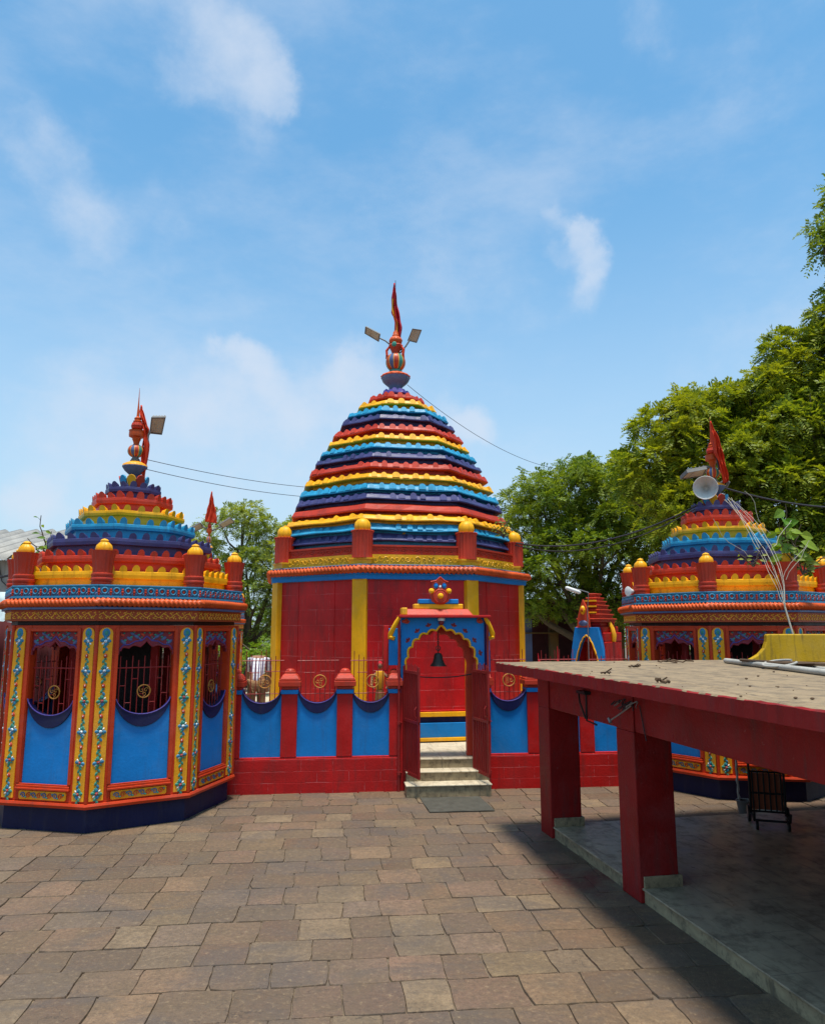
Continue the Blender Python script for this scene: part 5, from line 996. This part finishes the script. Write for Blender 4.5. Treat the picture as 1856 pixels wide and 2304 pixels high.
# large neem filling the right side
nm = [((-3.0, .2, 6.2), (1.0, 1.0, .8), 520), ((-2.3, .0, 7.3), (.95, .9, .7), 470), ((-1.3, .3, 7.9), (.95, .9, .7), 470), ((-2.4, -.3, 5.2), (1.1, 1.0, .8), 560), ((-1.3, -.5, 6.2), (1.2, 1.0, .9), 640), ((.0, .0, 8.1), (1.1, 1.0, .8), 560), ((-.2, -.6, 6.9), (1.2, 1.0, .9), 640), ((1.0, -.2, 9.2), (1.0, .9, .85), 520), ((1.0, -.8, 7.6), (1.2, 1.0, 1.0), 680), ((1.9, -.4, 10.0), (1.0, .9, .8), 420), ((2.0, -.8, 8.3), (1.2, 1.0, 1.1), 640), ((-.3, -.8, 5.4), (1.3, 1.0, 1.0), 680), ((1.1, -1.0, 6.0), (1.3, 1.0, 1.0), 700), ((2.2, -1.0, 6.6), (1.2, 1.0, 1.1), 600), ((.4, -.9, 4.2), (1.3, .9, .8), 560), ((1.8, -1.1, 4.7), (1.3, .9, .9), 560), ((-1.4, -.4, 4.4), (1.1, .9, .7), 440), ((3.1, -.9, 9.4), (1.0, .9, 1.2), 380), ((2.6, -1.0, 3.4), (1.2, .9, .8), 380), ((.7, -.5, 3.0), (1.2, .8, .7), 340), ((-.9, 0, 3.2), (1.0, .8, .6), 280)]
tree('neem_tree', (8.9, 17.6, -.1), [((c[0], c[1], c[2] * .985), tuple(q * .98 for q in r), int(n * 1.75)) for c, r, n in nm], .34, LEAF_A, 'tall feathery neem tree filling the right side behind the far pavilion', .36, .098, 3, 8)
up = [((.0, 0, 11.6), (.55, .6, .8), 190), ((.25, 0, 10.0), (.6, .6, .8), 200), ((.5, 0, 12.8), (.6, .6, .8), 180), ((.1, 0, 9.0), (.6, .6, .6), 170), ((1.0, .2, 11.2), (.9, .8, 1.6), 420), ((1.1, .2, 9.0), (.9, .8, 1.4), 400)]
tree('neem_tree', (10.6, 17.2, .3), up, .22, LEAF_B, 'tall tree showing only a sliver at the right edge of the sky', .34, .11, 5, 7)
lf_ = [((-1.6, 0, 4.6), (1.2, 1.0, .8), 440), ((-.2, -.3, 5.4), (1.2, 1.0, .8), 480), ((1.0, -.2, 4.7), (1.2, 1.0, .9), 480), ((.0, -.6, 3.9), (1.4, 1.0, .9), 560), ((1.7, 0, 3.7), (1.1, 1.0, .8), 420), ((.4, -.6, 2.8), (1.4, .9, .8), 480), ((1.6, -.4, 2.3), (1.0, .9, .8), 320), ((-1.4, -.3, 3.2), (1.2, .9, .8), 360), ((.4, 0, 1.5), (1.4, .9, .8), 300)]
tree('broad_tree', (-6.0, 27.0, .3), [((c[0] * 1.3, c[1], c[2] * 1.08), r, int(n * 1.6)) for c, r, n in lf_], .25, LEAF_C, 'pale green tree between the near pavilion and the temple', .26, .09, 7, 6)
bs = [((0, 0, .9), (.9, .8, .5), 300), ((.7, .1, 1.2), (.7, .7, .45), 220), ((-.8, 0, 1.1), (.7, .7, .45), 220)]
tree('round_shrub', (-4.6, 21.5, .42), bs, .06, LEAF_D, 'bright green clipped shrub low in the gap by the temple', .16, .07, 8, 5, None)
bk2 = [((-3, 0, 4.2), (1.8, 1.2, 1.2), 420), ((0, 0, 4.8), (1.9, 1.2, 1.3), 460), ((3, 0, 4.4), (1.8, 1.2, 1.2), 420), ((-1.5, 0, 2.6), (2, 1, 1.2), 420), ((1.8, 0, 2.6), (2, 1, 1.2), 420), ((4.6, 0, 3.0), (1.6, 1, 1.2), 360)]
fw = empty('far_wood', (0, 34, 0)); fw['kind'] = 'stuff'; fw['label'] = 'far dark band of trees closing the view low behind everything'; fw['category'] = 'wood'
crown_mesh('foliage', fw, LEAF_B, [((-26 + i * 2.1 + (i % 3) * .3, (i % 2) * 1.5, 1.2 + .9 * (i % 3 == 1)), (1.7, 1.2, 1.7 + .4 * (i % 2)), 330) for i in range(26)], .5, .17, 31, 6)
tree('broad_tree', (12.5, 27.0, .3), bk2, .3, LEAF_B, 'dark tree deep behind the neem at the right', .34, .13, 10, 6)

# ------------------------------------------------------------------ background buildings
sr = empty('small_shrine', (3.52, 14.3, .42), R(-38), 'little red stepped shrine with a blue front and pointed arch niche', 'shrine')
sr.scale = (.77, 1, .948)
zb = .0
front = [(-.40, 0), (-.315, 0)]; ar_ = []
na = 9
for i in range(na * 4 + 1):
    t = i / (na * 4); x = -.345 + .69 * t; z = 1.0 + .78 * (1 - abs(2 * t - 1) ** 1.7) ** .8; z += .018 * abs(math.sin(PI * na * t)); ar_.append((x, .05 + z))
ar_[0] = (-.345, 0); ar_[-1] = (.345, 0)
m = MB(); m.plate([(-.41, 0)] + ar_ + [(.41, 0), (.42, 1.45), (.39, 1.62), (.30, 2.0), (-.30, 2.0), (-.39, 1.62), (-.42, 1.45)], -.42, -.30); m.build('arched_front', BLUE, sr, bevel=.006)
MB().tube([(x, -.428, z) for x, z in ar_], .016, 6).build('scalloped_edging', YEL, sr)
m = MB(); m.box(-.405, .405, .20, .50, .0, 1.72); m.box(.36, .425, -.299, .2, 0, 1.72); m.box(-.405, -.36, -.299, .2, 0, 1.72)
for (z0, z1, x, y0, y1) in ((1.72, 1.90, .41, -.299, .50), (1.90, 2.02, .36, -.299, .44), (2.02, 2.10, .31, -.299, .36)): m.box(-x, x, y0, y1, z0 + .001, z1)
m.build('shrine_body', RED, sr, bevel=.03)
m = MB()
for i, (x, z0, z1) in enumerate(((.31, 2.10, 2.18), (.26, 2.18, 2.27), (.225, 2.27, 2.36), (.19, 2.36, 2.45), (.155, 2.45, 2.53), (.115, 2.53, 2.60), (.07, 2.60, 2.68))): m.box(-x + .06, x + .06, -.36 + .06 * i * .4, .30 - .04 * i, z0 + .001, z1); m.box(-x + .03, x + .09, -.38 + .06 * i * .4, .32 - .04 * i, z1 - .03, z1 - .002)
m.build('stepped_roof', TIERRED, sr, bevel=.012)
m = MB(); m.tube([(.44, .05, 1.72), (.45, .05, 1.84), (.41, .05, 1.98), (.34, .05, 2.10)], [.05, .06, .055, .04], 8); m.build('curved_rib', YEL, sr, smooth=True)
m = MB()
for z in (2.28, 2.40, 2.51): m.box(-.08, .23, -.36, -.30, z, z + .03)
m.build('yellow_trim', YEL, sr)
m = MB(); m.plate([(-.22, 2.0), (.10, 2.0), (.08, 2.2), (.03, 2.38), (-.06, 2.55), (-.14, 2.38), (-.20, 2.2)], -.44, -.37, 0); m.dome(-.06, -.44, 2.34, .07, .09, .04, 12, 1); m.dome(-.06, -.47, 2.34, .03, .04, .03, 8, 2); m.dome(-.06, -.44, 2.08, .12, .06, .02, 10, 3); m.build('niche_crest', [BUD, YEL, BUD, DUSKBLUE], sr)
m = MB(); m.box(-.359, .359, .15, .199, .0, 1.71); m.build('niche_back', BUD, sr)
tl = empty('tube_lamp', (2.98, 13.6, 2.98), 0, 'white tube street lamp slanting beside the small shrine', 'lamp', 'white tube lamps'); m = MB().tube([(-.20, 0, .07), (-.16, 0, .06), (.12, 0, -.03), (.15, 0, -.04)], [.02, .04, .04, .02], 10); m.build('lamp_head', WHITE, tl, smooth=True); MB().tube([(-.1, .0, .06), (.15, .02, .02), (.34, .05, -.03), (.36, .3, -.4), (.36, .35, -2.4)], .012, 6).build('lamp_arm', STEEL, tl)
tl.scale = (.8, .8, .9); tl2 = copy_tree(tl); tl2.location = (3.62 + .55, 13.9, 2.95); tl2.scale = (.6, .6, .8); tl2['label'] = 'small white tube lamp left of the far pavilion roof'
tl3 = copy_tree(tl, None, ('lamp_arm',)); tl3.location = (-3.05, 12.9, 2.93); tl3.rotation_euler = (0, R(55), 0); tl3.scale = (1.1, 1.6, 1.1); tl3['label'] = 'white tube lamp tilted up in the gap left of the temple'
MB().tube([(.14, 0, -.03), (.05, .1, -.25), (.02, .1, -2.2)], .014, 6).build('lamp_arm', STEEL, tl3)

hl = empty('background_hall', (4.5, 24.6, .42), R(4), 'shaded maroon hall with gold trim under the trees', 'building')
hl.scale = (1, 1, .76)
m = MB(); m.box(-1.0, 2.2, .4, 5, 0, 3.0); m.build('wall', DARKHALL, hl)
m = MB(); m.box(-1.3, 2.5, -1.0, 5.4, 3.0, 3.15); m.box(-1.1, 2.3, -.8, 5.2, 3.15, 3.7); m.build('roof', DARKHALL, hl)
for z in (2.25, 2.9, 3.3, 3.62): m = MB(); x = 1.35 if z < 3.1 else 1.15; m.box(-x, x + 1.2, -1.06 if z < 3.1 else -.86, -.80, z, z + .05); m.build('gold_trim', HALLGOLD, hl)
for x in (-.9, -.05, 1.0, 2.1): m = MB(); m.box(x - .13, x + .13, -.9, -.64, 0, 3.0); m.build('pillar', HALLGOLD if x in (-.05, 2.1) else DUSKBLUE, hl)
# low red offerings rail on the temple platform
for i, (x, y) in enumerate(((2.45, 14.6), (2.95, 15.2), (4.25, 14.4), (4.55, 13.9))):
    m = MB(); m.tube([(0, 0, 0), (.02, 0, 1.15), (.0, 0, 1.4 + .12 * (i % 3))], [.03, .02, .006], 6)
    for q in range(6): m.tube([(0, 0, 1.25 - q * .14), (.18 - .03 * (q % 2), .03 * q, 1.05 - q * .15), (.26, .02, .75 - q * .1)], [.03, .045, .01], 5)
    tag(m.build('cloth_tied_post', CLOTHRED, smooth=True, loc=(x, y, .42), rz=i * 1.3), ['post tied with red cloth nearest the temple corner', 'post tied with red cloth left of the small shrine', 'post tied with red cloth right of the small shrine', 'post tied with red cloth beside the far pavilion wall'][i], 'post', 'cloth tied posts')
shd = empty('metal_roof_shed', (-12.5, 18.0, 0), R(-4), 'shed with a pale corrugated metal roof behind the nearest pavilion', 'shed')
m = MB(); vs = []; nx = 174; X0, X1 = -6.0, 4.2
for i in range(nx + 1):
    x = X0 + (X1 - X0) * i / nx; zz = .07 * math.cos(i * PI / 4.0)
    for (y, z) in ((-.9, 3.92), (.6, 4.36), (3.0, 5.05)): vs.append((x, y, z + zz))
m.add(vs, [(i * 3 + j, (i + 1) * 3 + j, (i + 1) * 3 + j + 1, i * 3 + j + 1) for i in range(nx) for j in range(2)]); ZINC = paint('zinc_sheet', (.33, .31, .28), rough=.5, stain=.5, chip=.2, dirt=(.2, .17, .13)); t = ZINC.node_tree; b = t.nodes['Principled BSDF']
wv = t.nodes.new('ShaderNodeTexWave'); wv.bands_direction = 'X'; wv.inputs['Scale'].default_value = .668; wv.inputs['Distortion'].default_value = .15; t.links.new(t.nodes.new('ShaderNodeTexCoord').outputs['Object'], wv.inputs['Vector'])
t.links.new(mixcol(t, tramp(t, wv.outputs[0], .7, .25, 0, .9), b.inputs['Base Color'].links[0].from_socket, (.07, .06, .05)), b.inputs['Base Color'])  # dark bands along the corrugation: groove dirt plus groove shading put into the colour
o = m.build('corrugated_roof', ZINC, shd, smooth=True, auto=False); s_ = o.modifiers.new('thickness', 'SOLIDIFY'); s_.thickness = .008
MB().box(-6, 4.0, -.4, 3, 0, 3.9).build('wall', GREYWALL, shd)
m = MB(); 
for i in range(5): x = 1.2 + i * .5; m.tube([(x, -.42, 3.9), (x + .15, -.44, 3.4), (x + .5, -.44, 3.1)], .012, 5)
m.build('hanging_wire', CABLE, shd)
tp = MB(); vs = []
for i in range(15):
    for j in range(9): u, v = i / 14, j / 8; vs.append((-7.6 + 2.0 * u + .25 * v, 13.3 + .35 * math.sin(u * 9 + v * 4) * .3 - .5 * v, 2.95 - 1.25 * v + .12 * math.sin(u * 11) * v))
tp.add(vs, [(i * 9 + j, i * 9 + j + 1, (i + 1) * 9 + j + 1, (i + 1) * 9 + j) for i in range(14) for j in range(8)]); o = tag(tp.build('tarpaulin', TARP, smooth=True), 'pale tarpaulin slung under the metal roof at the left edge', 'tarpaulin'); s_ = o.modifiers.new('t', 'SOLIDIFY'); s_.thickness = .01
dr = MB(); vs = []
for i in range(61):
    for j in range(6): u = i / 60; vs.append((-7.4 + 2.4 * u, 11.9 + .06 * math.sin(u * 70), 2.25 - .44 * j + .35 * abs(u - .8)))
dr.add(vs, [(i * 6 + j, i * 6 + j + 1, (i + 1) * 6 + j + 1, (i + 1) * 6 + j) for i in range(60) for j in range(5)]); o = tag(dr.build('maroon_curtain', DRAPE, smooth=True), 'maroon cloth hanging in folds left of the nearest pavilion', 'curtain'); s_ = o.modifiers.new('t', 'SOLIDIFY'); s_.thickness = .012
yb_ = empty('yellow_post', (-5.55, 10.0, 0), 0, 'squat yellow post on a pale stone base at the left edge', 'post'); MB().box(-.12, .12, -.12, .12, .72, 1.28).build('post_top', YEL, yb_, bevel=.03); MB().box(-.14, .14, -.14, .14, 0, .718).build('stone_base', STONEY, yb_, bevel=.02)

# small draped figure behind the railing
sf = empty('draped_figure', wl(-.44, .62, .42), WA, 'small figure in a yellow top and brown skirt behind the railing', 'figure'); sf.scale = (1, 1, 1.1)
MB().lathe([(.105, 0), (.10, .3), (.085, .6), (.065, .80), (.055, .86)], 20, flute=.07, fn=9).build('skirt', paint('brown_gold_cloth', (.22, .12, .035), rough=.7, chip=0), sf, smooth=True)
MB().lathe([(.055, .865), (.062, .90), (.066, .98), (.072, 1.06), (.06, 1.11), (.03, 1.13)], 18).build('top', CLOTHYEL, sf, smooth=True)
m = MB(); 
for s_ in (-1, 1): m.tube([(s_ * .06, 0, 1.08), (s_ * .12, -.02, 1.03), (s_ * .135, -.05, .94), (s_ * .09, -.08, .88)], [.022, .02, .017, .012], 7)
m.ball((0, -.005, 1.19), .042, 12, None, (.9, 1, 1.15)); m.build('head', SKIN, sf, smooth=True); MB().ball((0, .008, 1.205), .048, 12, None, (1, 1, 1.0)).ball((0, .03, 1.25), .022, 8).build('headdress', CLOTHRED, sf, smooth=True)

# ------------------------------------------------------------------ person bending beyond the wall
def skinned(name, pts, edges, radii, mat, parent, sub=2):
    me = bpy.data.meshes.new(name); me.from_pydata(pts, edges, []); me.materials.append(mat); o = bpy.data.objects.new(name, me); COL.objects.link(o); o.parent = parent
    o.modifiers.new('skin', 'SKIN'); s_ = o.modifiers.new('subdivision', 'SUBSURF'); s_.levels = sub; s_.render_levels = sub
    for i, r_ in enumerate(radii): me.skin_vertices[0].data[i].radius = r_ if isinstance(r_, tuple) else (r_, r_)
    me.skin_vertices[0].data[0].use_root = True
    for p in me.polygons: p.use_smooth = True
    return o
ps = empty('person', (-2.56, 12.35, .42), R(8), 'person in a striped shirt bending forward with back to the camera', 'person')
ps.scale = (1, 1, 1.09)
P = [(0, 0, .93), (0, .10, 1.08), (0, .24, 1.20), (0, .40, 1.26), (0, .52, 1.24), (0, .62, 1.20),
     (.075, 0, .88), (.085, -.01, .48), (.085, .03, .08), (.085, -.09, .03), (-.075, 0, .88), (-.085, -.02, .48), (-.085, .03, .08), (-.085, -.09, .03),
     (.15, .38, 1.22), (.18, .50, .98), (.14, .62, .80), (.13, .66, .72), (-.15, .38, 1.22), (-.18, .50, .98), (-.14, .62, .80), (-.13, .66, .72)]
E_ = [(0, 1), (1, 2), (2, 3), (3, 4), (4, 5), (0, 6), (6, 7), (7, 8), (8, 9), (0, 10), (10, 11), (11, 12), (12, 13), (3, 14), (14, 15), (15, 16), (16, 17), (3, 18), (18, 19), (19, 20), (20, 21)]
RR = [.10, .105, .11, .10, .055, .085, .085, .06, .045, .04, .085, .06, .045, .04, .055, .045, .035, .03, .055, .045, .035, .03]
skinned('body', P, E_, RR, SKIN, ps)
shirt = paint('plaid_shirt', (.62, .60, .62), rough=.8, chip=0, stain=0)
t = shirt.node_tree; b = t.nodes['Principled BSDF']; co = t.nodes.new('ShaderNodeTexCoord').outputs['Object']; wv = t.nodes.new('ShaderNodeTexWave'); wv.bands_direction = 'X'; wv.inputs['Scale'].default_value = 5.6; wv.inputs['Distortion'].default_value = .4; t.links.new(co, wv.inputs['Vector'])
wz = t.nodes.new('ShaderNodeTexWave'); wz.bands_direction = 'Z'; wz.inputs['Scale'].default_value = 6; t.links.new(co, wz.inputs['Vector'])
t.links.new(mixcol(t, tramp(t, wz.outputs[0], .75, .9, 0, .3), mixcol(t, tramp(t, wv.outputs[0], .55, .75), (.70, .69, .72), (.10, .07, .12)), (.10, .08, .16)), b.inputs['Base Color'])
skinned('shirt', [P[0][:2] + (.86,), P[1], P[2], P[3], (.15, .38, 1.22), (.175, .46, 1.05), (-.15, .38, 1.22), (-.175, .46, 1.05)], [(0, 1), (1, 2), (2, 3), (3, 4), (4, 5), (3, 6), (6, 7)], [.118, .122, .128, .118, .062, .055, .062, .055], shirt, ps)
skinned('trousers', [P[0][:2] + (.92,), P[6], P[7], P[8], P[10], P[11], P[12]], [(0, 1), (1, 2), (2, 3), (0, 4), (4, 5), (5, 6)], [.108, .085, .068, .058, .085, .068, .058], TROUSER, ps)
o = MB().ball((0, .66, 1.19), .10, 16, None, (.9, 1.1, 1)).build('hair', HAIR, ps, smooth=True)
